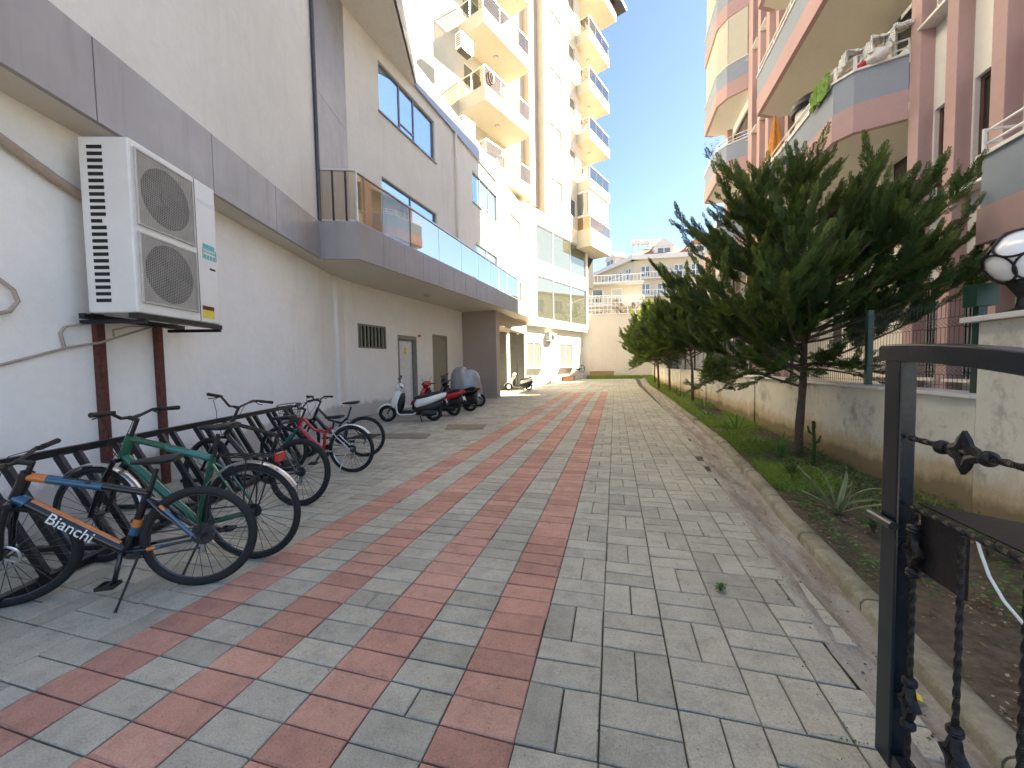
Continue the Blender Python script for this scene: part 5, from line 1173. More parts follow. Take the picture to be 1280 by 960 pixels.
    if P_.get('screen'):
        m = MB(); m.sup([(hc.x + .06, hc.z + .04, .14, .06), (hc.x + .03, hc.z + .14, .12, .06), (hc.x - .03, hc.z + .24, .07, .03)], 16, 2.4); b(m, 'windscreen', 'pane_dk')
    return t
scooter('white scooter with black seat, nearest of the two wheelers by the wall', (-4.93, 9.80), 197, dict(body='white_paint', stripe=True, steer=8, rimm='steel'))
scooter('red scooter parked just behind the nearest white scooter', (-4.78, 10.85), 176, dict(body='red_paint', steer=-12, mir='white_plastic'))
scooter('dark motorcycle with red tail between the red scooter and the covered one', (-4.72, 12.05), 172, dict(nm='motorcycle', cat='motorcycle', body='black_paint', front='black_paint', floor='plastic', r=.30, wb=1.30, screen=True, steer=10, rimm='black'))
scooter('white scooter parked far away before the dark porch columns', (-5.05, 22.7), 180, dict(body='white_paint', steer=15, rimm='steel', lean=-3))
# covered scooter
cs = thing('covered_scooter', 'scooter under a wrinkled silver tarpaulin beside the brown pier', 'scooter', (-5.5, 13.6, 0), 0, group='two wheelers parked by the wall')
rg = []; nA = 40
for k in range(17):
    q = k / 16; z = 1.42 * (1 - (1 - q) ** 1.6) if q < 1 else 1.42; fat = (1 - q ** 3.2) ** .5 if q < 1 else .02
    rr = []
    for j in range(nA):
        a = 2 * pi * j / nA; fold = 1 + .07 * sin(a * 9 + q * 5) * (1.1 - q) + .03 * sin(a * 17 + 9 * q) + .03 * noise.noise(Vector((cos(a) * 3, sin(a) * 3, q * 4)))
        zz = .12 + z * (.93 if cos(a) > 0 else 1.0) - .0; rr.append((-5.42 + .60 * cos(a) * fat * fold - .06 * q, 13.55 + .38 * sin(a) * fat * fold, zz * .98 + .05 * sin(a * 5) * (1 - q) ** 3))
    rg.append(rr)
MB().loft(rg).build('tarpaulin', 'silver', cs, smooth=True, auto=False)
for x in (-5.9, -4.92):
    m = MB(); m.tube([(x + .20 * cos(2 * pi * k / 28), 13.55, .245 + .20 * sin(2 * pi * k / 28)) for k in range(28)], .048, 10, closed=True); m.build('wheel', 'rubber', cs, smooth=True)

# ================================================================ SMALL THINGS ON THE GROUND AND WALLS
def slab(name, label, cat, pts, mat, h=.012, group=None):
    m = MB(); m.extr([(p[0], p[1], .004) for p in pts], (0, 0, h)); return tag(m.build(name, mat, bev=.003), label, cat, group)
slab('drain_cover', 'long concrete drain cover set in the paving before the white scooter', 'drain cover', [(-4.95, 7.10), (-3.85, 7.28), (-4.02, 7.80), (-5.05, 7.62)], 'chan')
g = thing('drain_grate', 'small slotted metal drain grate beside the long concrete cover', 'drain grate', (-5.3, 7.4, 0))
for k in range(9): MB().extr([(-5.52 + k * .055, 7.00 + k * .009, .004), (-5.495 + k * .055, 7.004 + k * .009, .004), (-5.60 + k * .055, 7.52 + k * .009, .004), (-5.625 + k * .055, 7.516 + k * .009, .004)], (0, 0, .012)).build('slot_bar', 'steel_dk', g)
MB().extr([(-5.55, 6.98, .003), (-5.02, 7.07, .003), (-5.12, 7.60, .003), (-5.65, 7.51, .003)], (0, 0, .004)).build('pit', 'dark', g)
slab('manhole_cover', 'rusty brown square manhole cover in the paving near the parked motorcycles', 'manhole cover', [(-3.95, 8.42), (-3.05, 8.60), (-3.2, 9.30), (-4.2, 9.12)], 'manhole')
t = thing('planter_box', 'long wooden box against the tall plain wall at the lane end', 'box', (-1.3, 34.3, .3))
m = MB(); m.box(-2.1, -.1, 34.1, 34.75, .33, .85); m.build('box', 'wood', t, bev=.01); MB().box(-2.16, -.04, 34.04, 34.8, .852, .90).build('lid', 'wood', t)
t = thing('brick_box', 'low reddish brick box standing on the concrete apron by the tower wall', 'box', (-3.9, 31.5, .2))
m = MB(); m.box(-4.9, -3.2, 30.9, 31.8, .1, .56); m.build('box', 'rooftile', t, bev=.01); MB().box(-4.95, -3.15, 30.85, 31.85, .562, .61).build('lid', 'wood', t)
t = thing('valve_wheel', 'black handwheel valve on a pipe at the tower wall corner', 'valve', (-2.9, 33.6, .9))
m = MB(); m.tube([(-2.75 + .26 * cos(2 * pi * k / 20), 33.2, 1.15 + .30 * sin(2 * pi * k / 20)) for k in range(20)], .03, 6, closed=True)
for a in (0, pi / 2): m.bar((-2.75 - .26 * cos(a), 33.2, 1.15 - .3 * sin(a)), (-2.75 + .26 * cos(a), 33.2, 1.15 + .3 * sin(a)), .03, .03, (0, 1, 0))
m.build('handwheel', 'black', t, smooth=True); MB().tube([(-3.6, 33.2, 1.12), (-2.8, 33.2, 1.12)], .07, 10).build('pipe', 'black', t)
def wall_ac(label, F, u, off, z, wd=.95, hg=.75, dp=.4):
    t = thing('air_conditioner', label, 'air conditioner', F.w(u, off, z)); MB().fbox(F, u, u + wd, off, off + dp, z, z + hg).build('casing', 'ac_body', t, bev=.01)
    MB().lathe(F.w(u + wd * .4, off + dp + .001, z + hg / 2), F.n, [(hg * .38, 0), (hg * .38, .01)], 24).build('fan_guard', 'steel_dk', t)
    for k in range(6): MB().fbox(F, u - .006, u, off + .06, off + dp - .06, z + .1 + k * .1, z + .15 + k * .1).build('side_vent', 'dark', t)
    MB().fbox(F, u + .1, u + wd - .1, off, off + dp, z - .06, z - .005).build('bracket', 'steel_dk', t)
wall_ac('upper air conditioner on the tower wall left of the highest balconies', FT, -10.6, .3, 18.0)
wall_ac('lower air conditioner on the tower wall just above the blue grey parapet', FT, -10.6, .3, 13.8)
wall_ac('air conditioner hung under the lowest far pink building balcony', FA, 19.6, .1, 5.6)
wall_ac('air conditioner on the tower ground floor wall between its windows', FT, -.9, -.48, 3.3, .9, .6)
# things on the middle balcony
t = thing('parasol', 'closed orange parasol standing on the middle balcony of the pink building', 'parasol', (4.75, 13.75, 7.0))
MB().tube([(4.75, 13.75, 6.72), (4.75, 13.75, 8.95)], .022, 8).build('pole', 'steel_dk', t)
rg = []
for k in range(9):
    q = k / 8; z = 8.92 - 1.35 * q; rad = .03 + .19 * q ** .8
    rg.append([(4.75 + rad * (1 + .28 * sin(5 * a_ + q)) * cos(a_) + .05 * q, 13.75 + rad * (1 + .28 * sin(5 * a_ + q)) * sin(a_), z) for a_ in [2 * pi * j / 30 for j in range(30)]])
MB().loft(rg).build('canopy', 'orange_cloth', t, smooth=True, auto=False)
t = thing('covered_table', 'dark covered drum standing behind the middle balcony rail', 'table', (5.0, 11.9, 7.0))
MB().lathe((5.0, 11.9, 6.75), (0, 0, 1), [(.40, 0), (.42, .9), (.42, 1.25)], 24).build('drum', 'ac_grille', t, smooth=True)
MB().lathe((5.0, 11.9, 8.0), (0, 0, 1), [(.50, -.08), (.54, .0), (.50, .14), (.40, .22), (.1, .25)], 24).build('black_cover', 'plastic', t, smooth=True)
def cloth(name, label, F, u0, u1, off, z0, z1, mat, amp=.05, seed=0, tilt=0):
    m = MB(); n1, n2 = 26, 14; rows = []
    for i in range(n1 + 1):
        row = []
        for j in range(n2 + 1):
            u = u0 + (u1 - u0) * i / n1; z = z0 + (z1 - z0) * j / n2 + .12 * noise.noise(Vector((i * .25, seed, 0))) + tilt * i / n1
            row.append(F.w(u, off + amp * sin(i * .9 + seed) * (1 - j / n2 * .5) + .05 * noise.noise(Vector((i * .3, j * .3, seed))), z))
        rows.append(row)
    for i in range(n1):
        for j in range(n2): m.quad(rows[i][j], rows[i + 1][j], rows[i + 1][j + 1], rows[i][j + 1])
    o = m.build(name, mat, smooth=True, nrm=False); s_ = o.modifiers.new('solid', 'SOLIDIFY'); s_.thickness = .012; return o
tag(cloth('cloth', '', FA, 10.0, 10.75, 1.06, 7.25, 7.68, 'green_cloth', .03, 3), 'lime green cloth hanging over the middle balcony rail', 'cloth')
lt = thing('laundry', 'heap of white and patterned bedding airing on the middle balcony rail beside the pilaster', 'laundry', (5.0, 9.7, 7.4))
def blob(c, s_, seed, mat, nm):
    m = MB(); rg = []
    for k in range(1, 12):
        th = pi * k / 12; rg.append([(c[0] + s_[0] * sin(th) * cos(a) * (1 + .25 * noise.noise(Vector((cos(a) * 2, sin(a) * 2, th * 2 + seed)))), c[1] + s_[1] * sin(th) * sin(a) * (1 + .25 * noise.noise(Vector((cos(a) * 2, sin(a) * 2, th * 2 + seed)))), c[2] + s_[2] * cos(th) * (1 + .25 * noise.noise(Vector((cos(a) * 2, sin(a) * 2, th * 2 + seed + 9))))) for a in [2 * pi * j / 20 for j in range(20)]])
    m.loft(rg).build(nm, mat, lt, smooth=True, auto=False)
blob((5.05, 9.60, 7.50), (.20, .24, .13), 1, 'white_cloth', 'bedding'); blob((4.90, 9.72, 7.46), (.11, .16, .08), 7, 'red_cloth', 'cushion'); blob((4.98, 9.85, 7.60), (.08, .12, .10), 11, 'brown_cloth', 'jacket')
def drape(F, u0, u1, off0, z, drop, mat, seed, nm):
    m = MB(); n1, n2 = 22, 16; rows = []
    for i in range(n1 + 1):
        row = []
        for j in range(n2 + 1):
            q = j / n2; u = u0 + (u1 - u0) * i / n1 + .03 * noise.noise(Vector((i * .3, j * .2, seed))); f = .035 * sin(i * 1.1 + seed + 2 * q); o_ = off0 - .25 + .33 * min(1, q * 2) + f * q; zz = z + .10 * noise.noise(Vector((i * .2, q * 3, seed))) - (max(0, q - .45) / .55) * drop * (1 + .25 * noise.noise(Vector((i * .15, 0, seed)))) + .06 * (1 - q)
            row.append(F.w(u, o_, zz))
        rows.append(row)
    for i in range(n1):
        for j in range(n2): m.quad(rows[i][j], rows[i + 1][j], rows[i + 1][j + 1], rows[i][j + 1])
    o = m.build(nm, mat, lt, smooth=True, nrm=False); s_ = o.modifiers.new('solid', 'SOLIDIFY'); s_.thickness = .015
drape(FA, 9.40, 9.72, .55, 7.78, .25, 'white_cloth', 2, 'sheet'); drape(FA, 9.62, 9.90, .85, 7.74, .22, 'white_cloth', 6, 'sheet'); drape(FA, 9.32, 9.55, .25, 7.86, .3, 'white_cloth', 9, 'towel')
tag(cloth('cloth', '', FT, -9.0, -7.9, 1.03, 24.95, 25.75, 'brown_cloth', .06, 5), 'dark clothes hung over the highest visible left balcony of the tower', 'cloth')
tag(MB().tube([FT.w(-8.6 + .22 * cos(2 * pi * k / 20), 1.02, 17.35 + .30 * sin(2 * pi * k / 20)) for k in range(20)], .045, 6, closed=True).build('hose', 'plastic', smooth=True), 'coiled black hose hanging on the left tower balcony railing', 'hose')
# litter
yl = tag(MB().extr([(1.235, 2.02, .02), (1.275, 1.985, .022), (1.29, 2.02, .02), (1.262, 2.05, .03), (1.245, 2.075, .02)], (0, 0, .004)).build('wrapper', 'yellow'), 'crumpled yellow wrapper lying in the gutter behind the gate', 'litter')

# ================================================================ TREES
def make_mesh_np(name, V, F, rndv, mat, parent=None, kind=None, smooth=False):
    V = np.asarray(V, dtype=np.float32).reshape(-1, 3); n = len(F); off = root_off(parent) if parent is not None else Vector((0, 0, 0))
    V = V - np.array(off[:], dtype=np.float32)
    me = bpy.data.meshes.new(name); me.vertices.add(len(V)); me.vertices.foreach_set('co', V.ravel())
    F = np.asarray(F, dtype=np.int32); k = F.shape[1]; me.loops.add(n * k); me.loops.foreach_set('vertex_index', F.ravel())
    me.polygons.add(n); me.polygons.foreach_set('loop_start', np.arange(n, dtype=np.int32) * k); me.polygons.foreach_set('loop_total', np.full(n, k, dtype=np.int32))
    at = me.attributes.new('rnd', 'FLOAT', 'FACE'); at.data.foreach_set('value', np.asarray(rndv, dtype=np.float32))
    me.materials.append(M[mat]); me.update(calc_edges=True); me.validate()
    o = bpy.data.objects.new(name, me); COL.objects.link(o)
    if parent is not None: o.parent = parent
    if kind: o['kind'] = kind
    return o
def frond_proto(seed, n=9):
    """flat feathery conifer spray, axis along +x, length 1"""
    rs = np.random.RandomState(seed); V = []; F = []
    def blade(p, d, L_, w_):
        d = d / np.linalg.norm(d); s_ = np.array([-d[1], d[0], 0.0]); i = len(V)
        b_ = np.array([0, 0, rs.uniform(-.08, .08)])
        V.extend([p - s_ * w_ * .35, p + d * L_ * .45 - s_ * w_ * .6 + b_ * L_, p + d * L_ + b_ * L_ * 2, p + d * L_ * .45 + s_ * w_ * .6 + b_ * L_]); F.append((i, i + 1, i + 2, i + 3))
    for k in range(n):
        t = .06 + .92 * k / n; L_ = (.42 * (1 - t) + .10) * rs.uniform(.8, 1.15)
        for s_ in (-1, 1):
            a = s_ * R(rs.uniform(30, 46)); d = np.array([cos(a), sin(a), rs.uniform(-.12, .12)]); p = np.array([t, 0, .03 * sin(t * 3)])
            blade(p, d, L_, .06)
            for q in (.45,):
                a2 = a + R(rs.choice([-34, 34])); blade(p + d * L_ * q, np.array([cos(a2), sin(a2), 0.]), L_ * .42, .035)
    blade(np.array([.0, 0, 0]), np.array([1., 0, 0]), 1.02, .03)
    return np.array(V), np.array(F)
PROTOS = [frond_proto(s) for s in range(5)]
def tree(label, x, y, H_, env, z0, nb, fl, dens, seed, lean=(0, 0), tr=.055, tips=()):
    """env(q) -> crown radius at height fraction q of the crown (z0..H_)"""
    rs = random.Random(seed); gz = soilz(x, y) - .05
    t = thing('conifer_tree', label, 'tree', (x, y, gz), group='conifers in the planting strip')
    def axis(z): q = z / H_; return Vector((x + lean[0] * q ** 1.4 + .03 * sin(z * 2.1 + seed), y + lean[1] * q ** 1.4 + .03 * cos(z * 1.7 + seed), gz + z))
    n = 22; m = MB(); m.tube([axis(H_ * .96 * k / n) for k in range(n + 1)], [tr * (1.25 if k == 0 else 1) * (1 - .88 * k / n) * (1 + .06 * sin(k * 2.3)) for k in range(n + 1)], 10); m.build('trunk', 'bark', t, smooth=True)
    lm = MB(); Vs = []; Fs = []; Rv = []; base = 0
    ctr = [(x, y)]
    for i in range(nb):
        q = (i + rs.random()) / nb; q = q ** .9; q = (round(q * 8 + rs.uniform(-.28, .28)) if False else (round(q * 7) + rs.uniform(-.22, .22)) / 7) if seed == 5 else q; q = min(1, max(0, q)); z = z0 + (H_ - z0) * q * .97; az = rs.random() * 2 * pi
        ext = env(q, az); L_ = ext * rs.uniform(.72, 1.12); el = R(rs.uniform(4, 22) + 26 * q) if seed == 5 else R(rs.uniform(6, 30) + 24 * q)
        if q < .12: el = R(rs.uniform(-12, 14))
        d = Vector((cos(az) * cos(el), sin(az) * cos(el), sin(el))); p0 = axis(max(.1, z - (L_ * sin(el) * .75 if q > .15 else 0))); pts_ = []
        side = Vector((-sin(az), cos(az), 0)); wob = rs.uniform(-.15, .15)
        for k in range(7):
            s_ = k / 6; p = p0 + d * (L_ * s_) + side * (wob * L_ * s_ * s_) + Vector((0, 0, L_ * (.16 * s_ * s_ - .10 * s_ if q > .12 else -.22 * s_ * s_))); pts_.append(p)
        lm.tube(pts_, [tr * .32 * (1 - .85 * k / 6) for k in range(7)], 5)
        cl = rs.uniform(0, 1)
        # branchlets leave the limb on both sides and curve up; the sprays sit on them
        subs = [(pts_, L_, .55)]
        for b_i in range(max(3, int(L_ * 5.5))):
            s0 = rs.uniform(.22, .97); j0 = min(5, int(s0 * 6)); p_ = pts_[j0].lerp(pts_[j0 + 1], s0 * 6 - j0); tg = (pts_[j0 + 1] - pts_[j0]).normalized()
            l2 = L_ * rs.uniform(.14, .34) * (1.15 - .5 * s0) + .10; dd = (Matrix.Rotation(R(rs.uniform(25, 60)) * rs.choice((-1, 1)), 3, Vector((rs.uniform(-.4, .4), rs.uniform(-.4, .4), 1)).normalized()) @ tg); dd = (dd + Vector((0, 0, rs.uniform(-.1, .75)))).normalized()
            sp_ = [p_ + dd * (l2 * k / 6) + Vector((0, 0, l2 * .22 * (k / 6) ** 2)) for k in range(7)]; subs.append((sp_, l2, 0))
        for sp_, l_, s00 in subs:
            nf = max(4, int(l_ * dens))
            if s00: nf = int(nf * .6)
            for k in range(nf):
                s_ = s00 + (1 - s00) * (k + .5) / nf; j = min(5, int(s_ * 6)); p = sp_[j].lerp(sp_[j + 1], min(1, s_ * 6 - j)); tang = (sp_[j + 1] - sp_[j]).normalized()
                sg = 1 if k % 2 else -1; ang = R(rs.uniform(10, 58)) * sg * (1 - .6 * s_); up = Vector((rs.uniform(-.6, .6), rs.uniform(-.6, .6), 1)).normalized()
                dv = (Matrix.Rotation(ang, 3, up) @ tang); dv = (dv + Vector((0, 0, rs.uniform(-.05, .35)))).normalized()
                sc_ = fl * rs.uniform(.65, 1.2) * (1.2 - .5 * s_); nrm_ = Vector((rs.uniform(-.9, .9), rs.uniform(-.9, .9), 1)); yv = nrm_.cross(dv).normalized(); zv = dv.cross(yv)
                PV, PF = PROTOS[rs.randrange(5)]; Mx = np.array([[dv.x, yv.x, zv.x], [dv.y, yv.y, zv.y], [dv.z, yv.z, zv.z]]) * sc_
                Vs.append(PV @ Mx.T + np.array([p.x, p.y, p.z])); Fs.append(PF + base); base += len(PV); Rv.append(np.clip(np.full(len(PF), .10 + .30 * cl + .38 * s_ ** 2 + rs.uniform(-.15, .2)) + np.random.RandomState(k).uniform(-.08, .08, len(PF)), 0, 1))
    lm.build('branches', 'bark', t, smooth=True)
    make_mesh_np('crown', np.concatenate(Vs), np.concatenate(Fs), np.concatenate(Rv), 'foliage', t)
    return t
def env1(q, az):
    b_ = (1.25 + 1.05 * q / .2) if q < .2 else (2.3 if q < .55 else 2.3 - 1.55 * ((q - .55) / .45) ** 1.2)
    return max(.35, b_ * (1 + .13 * sin(3 * az + 1) + .08 * sin(5 * az)) * (.84 + .16 * abs(cos(az))) * (1 - .14 * max(0, -sin(az - .5))))
def envc(w_):
    return lambda q, az: max(.18, w_ * ((.55 + .45 * q / .25) if q < .25 else (1 - ((q - .25) / .78) ** 1.5)) * (1 + .2 * sin(2 * az)))
tree('largest and nearest conifer with a wide dark crown on a single thin trunk', 2.70, 6.68, 4.2, env1, 1.35, 110, .19, 34, 5, tr=.065)
tree('second conifer from the gate on a slightly leaning trunk', 2.65, 14.58, 3.75, envc(1.9), 1.9, 75, .32, 17, 11, lean=(-.35, 0), tr=.06)
tree('third conifer from the gate, overlapping its neighbours', 2.55, 19.6, 4.0, envc(1.9), 1.8, 65, .36, 14, 17, lean=(-.4, 0), tr=.06)
tree('fourth conifer from the gate with a curved trunk', 2.30, 21.9, 4.7, envc(1.9), 1.6, 60, .38, 13, 23, lean=(-.5, .2), tr=.06)
tree('fifth conifer from the gate with bright tips reaching over the lane', 2.45, 23.9, 4.8, envc(2.4), 1.5, 65, .40, 13, 31, lean=(-.5, 0), tr=.06)
tree('farthest conifer near the tall end wall', 2.6, 27.5, 4.9, envc(2.1), 1.6, 55, .42, 12, 41, tr=.05)

# ================================================================ PLANTING
def blades(name, label, cat, n, posf, hf, wf, mat, seed, kind='stuff', lean=.35, seg=2):
    rs = random.Random(seed); V = []; F = []; Rv = []
    for i in range(n):
        p = posf(rs)
        if p is None: continue
        x, y = p; z = soilz(x, y) - .006 if x < 3 else 0; h = hf(rs, x, y); w_ = wf(rs); a = rs.random() * 2 * pi; dx, dy = cos(a), sin(a); l1 = rs.uniform(.05, lean) * h; q = len(V); sx_, sy_ = -dy * w_, dx * w_
        V += [(x - sx_, y - sy_, z), (x + sx_, y + sy_, z), (x + dx * l1 + sx_ * .7, y + dy * l1 + sy_ * .7, z + h * .6), (x + dx * l1 - sx_ * .7, y + dy * l1 - sy_ * .7, z + h * .6)]; F.append((q, q + 1, q + 2, q + 3)); c_ = rs.random(); Rv.append(c_)
        q = len(V); V += [(x + dx * l1 - sx_ * .7, y + dy * l1 - sy_ * .7, z + h * .6), (x + dx * l1 + sx_ * .7, y + dy * l1 + sy_ * .7, z + h * .6), (x + dx * l1 * 2.4 + sx_ * .05, y + dy * l1 * 2.4 + sy_ * .05, z + h * .95), (x + dx * l1 * 2.4, y + dy * l1 * 2.4, z + h * .95)]; F.append((q, q + 1, q + 2, q + 3)); Rv.append(c_)
    o = make_mesh_np(name, V, F, Rv, mat, kind=kind); o['label'] = label; o['category'] = cat; return o
def gpos(rs):
    y = 4.2 + 29 * rs.random() ** 1.15; x = kerbR(y) + .02 + (2.95 - kerbR(y)) * rs.random() ** 1.1
    d = noise.noise(Vector((x * 1.3, y * .55, 4))) + .30 * min(1, (y - 4) / 4) - .10 + (.40 if 5.0 < y < 8.6 and x < 2.55 else 0) + (.25 if 10 < y < 12 else 0) + (.45 if y > 13 else 0)
    return (x, y) if d > .12 + .25 * rs.random() else None
blades('grass', 'bright green grass growing in the planting strip along the kerb', 'grass', 90000, gpos, lambda rs, x, y: rs.uniform(.05, .16) * (1.25 if y > 12 else 1), lambda rs: rs.uniform(.002, .005), 'grass', 5, lean=.6)
def gpos2(rs): return (rs.uniform(-2.3, 2.4), rs.uniform(33.0, 33.95))
def far_grass():
    rs = random.Random(9); V = []; F = []; Rv = []
    for i in range(6000):
        x = rs.uniform(-2.3, 3); y = rs.uniform(32.9, 34.0); z = .28; h = rs.uniform(.10, .32); a = rs.random() * 6.28; q = len(V); w_ = .012
        V += [(x - w_, y, z), (x + w_, y, z), (x + cos(a) * .06, y + sin(a) * .06, z + h), (x + cos(a) * .06 - .003, y + sin(a) * .06, z + h)]; F.append((q, q + 1, q + 2, q + 3)); Rv.append(rs.random())
    o = make_mesh_np('grass', V, F, Rv, 'grass', kind='stuff'); o['label'] = 'grass strip at the foot of the tall plain end wall'; o['category'] = 'grass'
far_grass()
# leafy ground cover: small rounded leaves on short stalks
def cover(seed, n, posf, hmax, ls, mat, name, label, cat):
    rs = random.Random(seed); V = []; F = []; Rv = []
    for i in range(n):
        p = posf(rs)
        if p is None: continue
        x, y = p; z = soilz(x, y) + rs.uniform(.01, hmax); s_ = ls * rs.uniform(.6, 1.3); a = rs.random() * 6.28; tl = rs.uniform(-.5, .5); tl2 = rs.uniform(-.5, .5)
        u = Vector((cos(a), sin(a), tl)); v = Vector((-sin(a), cos(a), tl2)); c_ = Vector((x, y, z)); q = len(V)
        V += [tuple(c_ + u * s_ + v * 0), tuple(c_ + v * s_ * .7), tuple(c_ - u * s_ * .8), tuple(c_ - v * s_ * .7)]; F.append((q, q + 1, q + 2, q + 3)); Rv.append(rs.random())
    o = make_mesh_np(name, V, F, Rv, mat, kind='stuff'); o['label'] = label; o['category'] = cat; return o
def cpos(rs):
    y = .8 + 27 * rs.random() ** 1.3; x = kerbR(y) + .03 + (2.95 - kerbR(y)) * rs.random(); d = noise.noise(Vector((x * 1.6, y * .8, 14)))
    if 4.4 < y < 7.6 and x < 2.7: d += .45
    return (x, y) if d > .10 + .2 * rs.random() else None
cover(3, 42000, cpos, .13, .016, 'weed', 'ground_cover', 'low leafy weeds spreading between the conifers and the kerb', 'weeds')
def lpos(rs):
    y = .6 + 26 * rs.random() ** 1.8; x = kerbR(y) + .0 + (2.98 - kerbR(y)) * rs.random()
    return (x, y) if noise.noise(Vector((x * 2.2, y * 2.2, 31))) + .35 * noise.noise(Vector((x * 8, y * 8, 3))) > rs.uniform(-.25, .35) else None
cover(8, 26000, lpos, .012, .011, 'litter', 'leaf_litter', 'dry leaves and chips scattered over the bare soil of the strip', 'leaf litter')
# debris in the gutter
rs_ = random.Random(4); m = MB()
for i in range(700):
    y = .6 + 24 * rs_.random() ** 1.6; x = gutL(y) - .05 + (kerbL(y) - gutL(y)) * rs_.random(); s_ = rs_.uniform(.002, .008); m.rv = rs_.random(); z = zramp(y) + .006
    m.add([(x - s_, y - s_, z), (x + s_, y - s_ * .6, z), (x + s_ * .6, y + s_, z), (x - s_ * .7, y + s_ * .8, z), (x, y, z + s_)], [(0, 1, 4), (1, 2, 4), (2, 3, 4), (3, 0, 4)])
o = m.build('grit', 'litter', kind='stuff', rndattr=True, nrm=False); o['label'] = 'small stones and grit collected in the gutter'; o['category'] = 'grit'
# moss and weeds in a few joints near the gutter
def jpos(rs):
    k = rs.randrange(-3, 60); y = 1.41 + A * k - A * 3 if rs.random() < .5 else 1 + 12 * rs.random(); x = gutL(y) - rs.random() ** 2 * .5 if rs.random() < .6 else X7 + A * rs.randrange(1, 6)
    return (x + rs.uniform(-.004, .004), y + rs.uniform(-.004, .004)) if noise.noise(Vector((x * 1.5, y * 1.5, 51))) > .15 else None
m = MB()
rj = random.Random(77)
for i in range(2600):
    p = jpos(rj)
    if p is None: continue
    s_ = rj.uniform(.003, .008); a_ = rj.random() * 6.28; m.rv = rj.random(); x, y = p; z = zramp(y) + .001
    m.add([(x + s_ * cos(a_), y + s_ * sin(a_), z + .002), (x - s_ * .5 * sin(a_), y + s_ * .5 * cos(a_), z + rj.uniform(.002, .010)), (x - s_ * cos(a_), y - s_ * sin(a_), z), (x + s_ * .5 * sin(a_), y - s_ * .5 * cos(a_), z)], [(0, 1, 2, 3)])
o = m.build('moss', 'weed', kind='stuff', rndattr=True, nrm=False); o['label'] = 'small moss and weeds in the paving joints near the gutter'; o['category'] = 'moss'
# scattered specks on the paving
m = MB()
for i in range(260):
    y = .8 + 14 * rs_.random() ** 1.5; x = rs_.uniform(-4.5, 1.0); s_ = rs_.uniform(.002, .006); m.rv = .8 + .2 * rs_.random(); z = .003
    m.add([(x - s_, y - s_, z), (x + s_, y - s_ * .6, z), (x + s_ * .6, y + s_, z), (x - s_ * .7, y + s_ * .8, z), (x, y, z + s_)], [(0, 1, 4), (1, 2, 4), (2, 3, 4), (3, 0, 4)])
o = m.build('crumbs', 'litter', kind='stuff', rndattr=True, nrm=False); o['label'] = 'pale crumbs of grit scattered on the paving'; o['category'] = 'grit'
def strap_plant(name, label, x, y, n, L_, w_, seed, mat='agave', spread=1.0, droop=.5, cat='plant'):
    rs = random.Random(seed); gz = soilz(x, y); V = []; F = []; Rv = []
    t = thing(name, label, cat, (x, y, gz))
    for i in range(n):
        a = 2 * pi * i / n + rs.uniform(-.4, .4); el = R(rs.uniform(38, 82)) if i % 3 else R(rs.uniform(20, 45)); l = L_ * rs.uniform(.55, 1.1); dz = rs.uniform(.2, 1) * droop; tw_ = rs.uniform(-.6, .6); prev = None
        for k in range(9):
            s_ = k / 8; hor = l * s_ * cos(el) * spread + dz * l * .35 * s_ * s_; ver = l * s_ * sin(el) - dz * l * .5 * s_ ** 2.4; ww = w_ * (.55 + 1.3 * s_ - 1.85 * s_ ** 2.4) ; ww = max(ww, .0015)
            c_ = Vector((x + cos(a + tw_ * s_) * hor, y + sin(a + tw_ * s_) * hor, gz + ver)); sd_ = Vector((-sin(a + tw_ * s_), cos(a + tw_ * s_), .15)); mid = c_ - Vector((0, 0, ww * .4))
            row = [c_ - sd_ * ww, mid - sd_ * ww * .55, mid, mid + sd_ * ww * .55, c_ + sd_ * ww]
            if prev is not None:
                for j in range(4):
                    q = len(V); V += [tuple(prev[j]), tuple(prev[j + 1]), tuple(row[j + 1]), tuple(row[j])]; F.append((q, q + 1, q + 2, q + 3)); Rv.append(rs.uniform(.65, .9) if j in (0, 3) else rs.uniform(.0, .45))
            prev = row
    make_mesh_np('leaves', V, F, Rv, mat, t); return t
strap_plant('agave', 'large strap leaved plant with pale leaf edges beside the nearest conifer', 1.98, 4.15, 17, .56, .020, 2, spread=1.0, droop=.9)
strap_plant('snake_plant', 'dark upright strap plant at the foot of the nearest conifer trunk', 2.38, 6.5, 9, .42, .024, 5, mat='weed', droop=.15, spread=.5)
strap_plant('snake_plant', 'spiky dark plant left of the nearest conifer, halfway to the second trunk', 2.35, 8.6, 10, .5, .022, 6, mat='weed', droop=.3)
strap_plant('agave', 'pale spiky plant right behind the second conifer trunk', 2.55, 12.6, 12, .55, .03, 8)
strap_plant('agave', 'spiky plant in the strip between the second and third conifers', 2.5, 16.2, 12, .6, .03, 12)
strap_plant('snake_plant', 'dark spiky plant by the garden wall beneath the third conifer', 2.6, 18.3, 12, .6, .03, 13, mat='weed')
strap_plant('snake_plant', 'small dark spiky plant in front of the second conifer trunk', 2.3, 10.8, 9, .4, .025, 15, mat='weed')
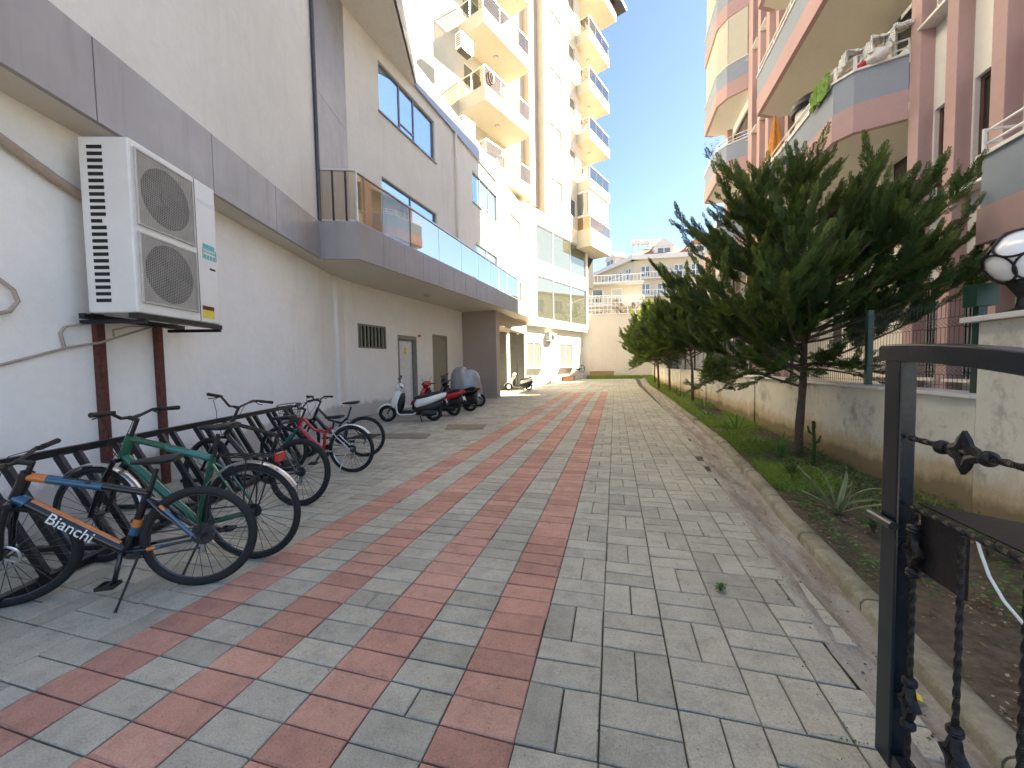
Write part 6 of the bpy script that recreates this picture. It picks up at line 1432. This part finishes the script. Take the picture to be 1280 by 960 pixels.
def leafy(name, label, x, y, h, n, ls, seed, base=None):
    rs = random.Random(seed); gz = soilz(x, y) if base is None else base; t = thing(name, label, 'plant', (x, y, gz)); V = []; F = []; Rv = []; m = MB()
    for i in range(n):
        a = rs.random() * 6.28; hh = h * rs.uniform(.4, 1); p = Vector((x + cos(a) * h * .45 * rs.random(), y + sin(a) * h * .45 * rs.random(), gz + hh))
        m.tube([(x, y, gz), ((x + p.x) / 2, (y + p.y) / 2, gz + hh * .65), tuple(p)], .003, 4)
        for k in range(4):
            b_ = a + 1.6 * k; u = Vector((cos(b_), sin(b_), rs.uniform(-.3, .4))); v = Vector((-sin(b_), cos(b_), rs.uniform(-.2, .2))); s_ = ls * rs.uniform(.7, 1.2); q = len(V)
            V += [tuple(p), tuple(p + u * s_ * .8 + v * s_ * .5), tuple(p + u * s_ * 1.6), tuple(p + u * s_ * .8 - v * s_ * .5)]; F.append((q, q + 1, q + 2, q + 3)); Rv.append(rs.random())
    m.build('stems', 'weed' if False else 'bark', t); make_mesh_np('leaves', V, F, Rv, 'weed', t)
leafy('seedling', 'small broad leaved seedling by the stained wall right of the gate stile', 2.55, 3.45, .24, 9, .045, 3)
leafy('weed', 'leafy weed clump just left of the gate stile near the kerb', 1.95, 3.2, .16, 16, .03, 7)
leafy('weed', 'tiny green weed growing in a paving joint on its own', .66, 2.72, .05, 9, .018, 9, base=.0)
leafy('weed', 'leafy weed in front of the large strap leaved plant', 2.05, 3.75, .2, 14, .035, 19)
leafy('weed', 'leafy weed clump under the nearest conifer by the kerb', 2.1, 5.4, .24, 22, .035, 21)
leafy('weed', 'bare branched pot plant on the far pink building balcony', 4.75, 21.2, 1.1, 30, .03, 33, base=11.1)
t = thing('cactus', 'upright cactus stem with side shoots tied beside the nearest conifer trunk', 'plant', (2.62, 6.1, soilz(2.62, 6.1)))
m = MB(); gz = soilz(2.62, 6.1); m.tube([(2.62, 6.1, gz), (2.63, 6.1, gz + .3), (2.61, 6.1, gz + .62)], [.025, .022, .018], 8)
for k, z in enumerate((.3, .42, .5)):
    a = k * 2.2; m.tube([(2.62, 6.1, gz + z), (2.62 + .06 * cos(a), 6.1 + .06 * sin(a), gz + z + .04), (2.62 + .08 * cos(a), 6.1 + .08 * sin(a), gz + z + .12)], [.012, .018, .010], 7)
m.build('stem', 'weed', t, smooth=True)
# vine and scrub over the end wall
def scrub(label, x0, x1, y, z, n, seed):
    rs = random.Random(seed); V = []; F = []; Rv = []; t = thing('climbing_shrub', label, 'plant', ((x0 + x1) / 2, y, z)); m = MB()
    for i in range(26):
        a = rs.uniform(x0, x1); p = Vector((a, y + rs.uniform(-.3, .3), z)); q_ = p + Vector((rs.uniform(-.9, .9), rs.uniform(-.6, .2), rs.uniform(.2, 1.2))); r_ = q_ + Vector((rs.uniform(-.7, .7), rs.uniform(-.5, .1), rs.uniform(-.9, .2))); m.tube([p, q_, r_], [.02, .014, .006], 4)
        for k in range(n):
            s_ = rs.random(); c_ = (p.lerp(q_, s_) if rs.random() < .4 else q_.lerp(r_, s_)) + Vector((rs.uniform(-.12, .12), rs.uniform(-.12, .12), rs.uniform(-.12, .12))); b_ = rs.random() * 6.28; u = Vector((cos(b_), sin(b_), rs.uniform(-.6, .6))) * .06; v = Vector((-sin(b_), cos(b_), rs.uniform(-.6, .6))) * .04; q = len(V)
            V += [tuple(c_ - u), tuple(c_ - v), tuple(c_ + u), tuple(c_ + v)]; F.append((q, q + 1, q + 2, q + 3)); Rv.append(rs.random())
    m.build('branches', 'bark', t); make_mesh_np('leaves', V, F, Rv, 'litter' if seed == 2 else 'grass', t)
scrub('sparse reddish climbing shrub hanging over the tall end wall', -.6, 2.4, 36.0, 5.9, 34, 2)
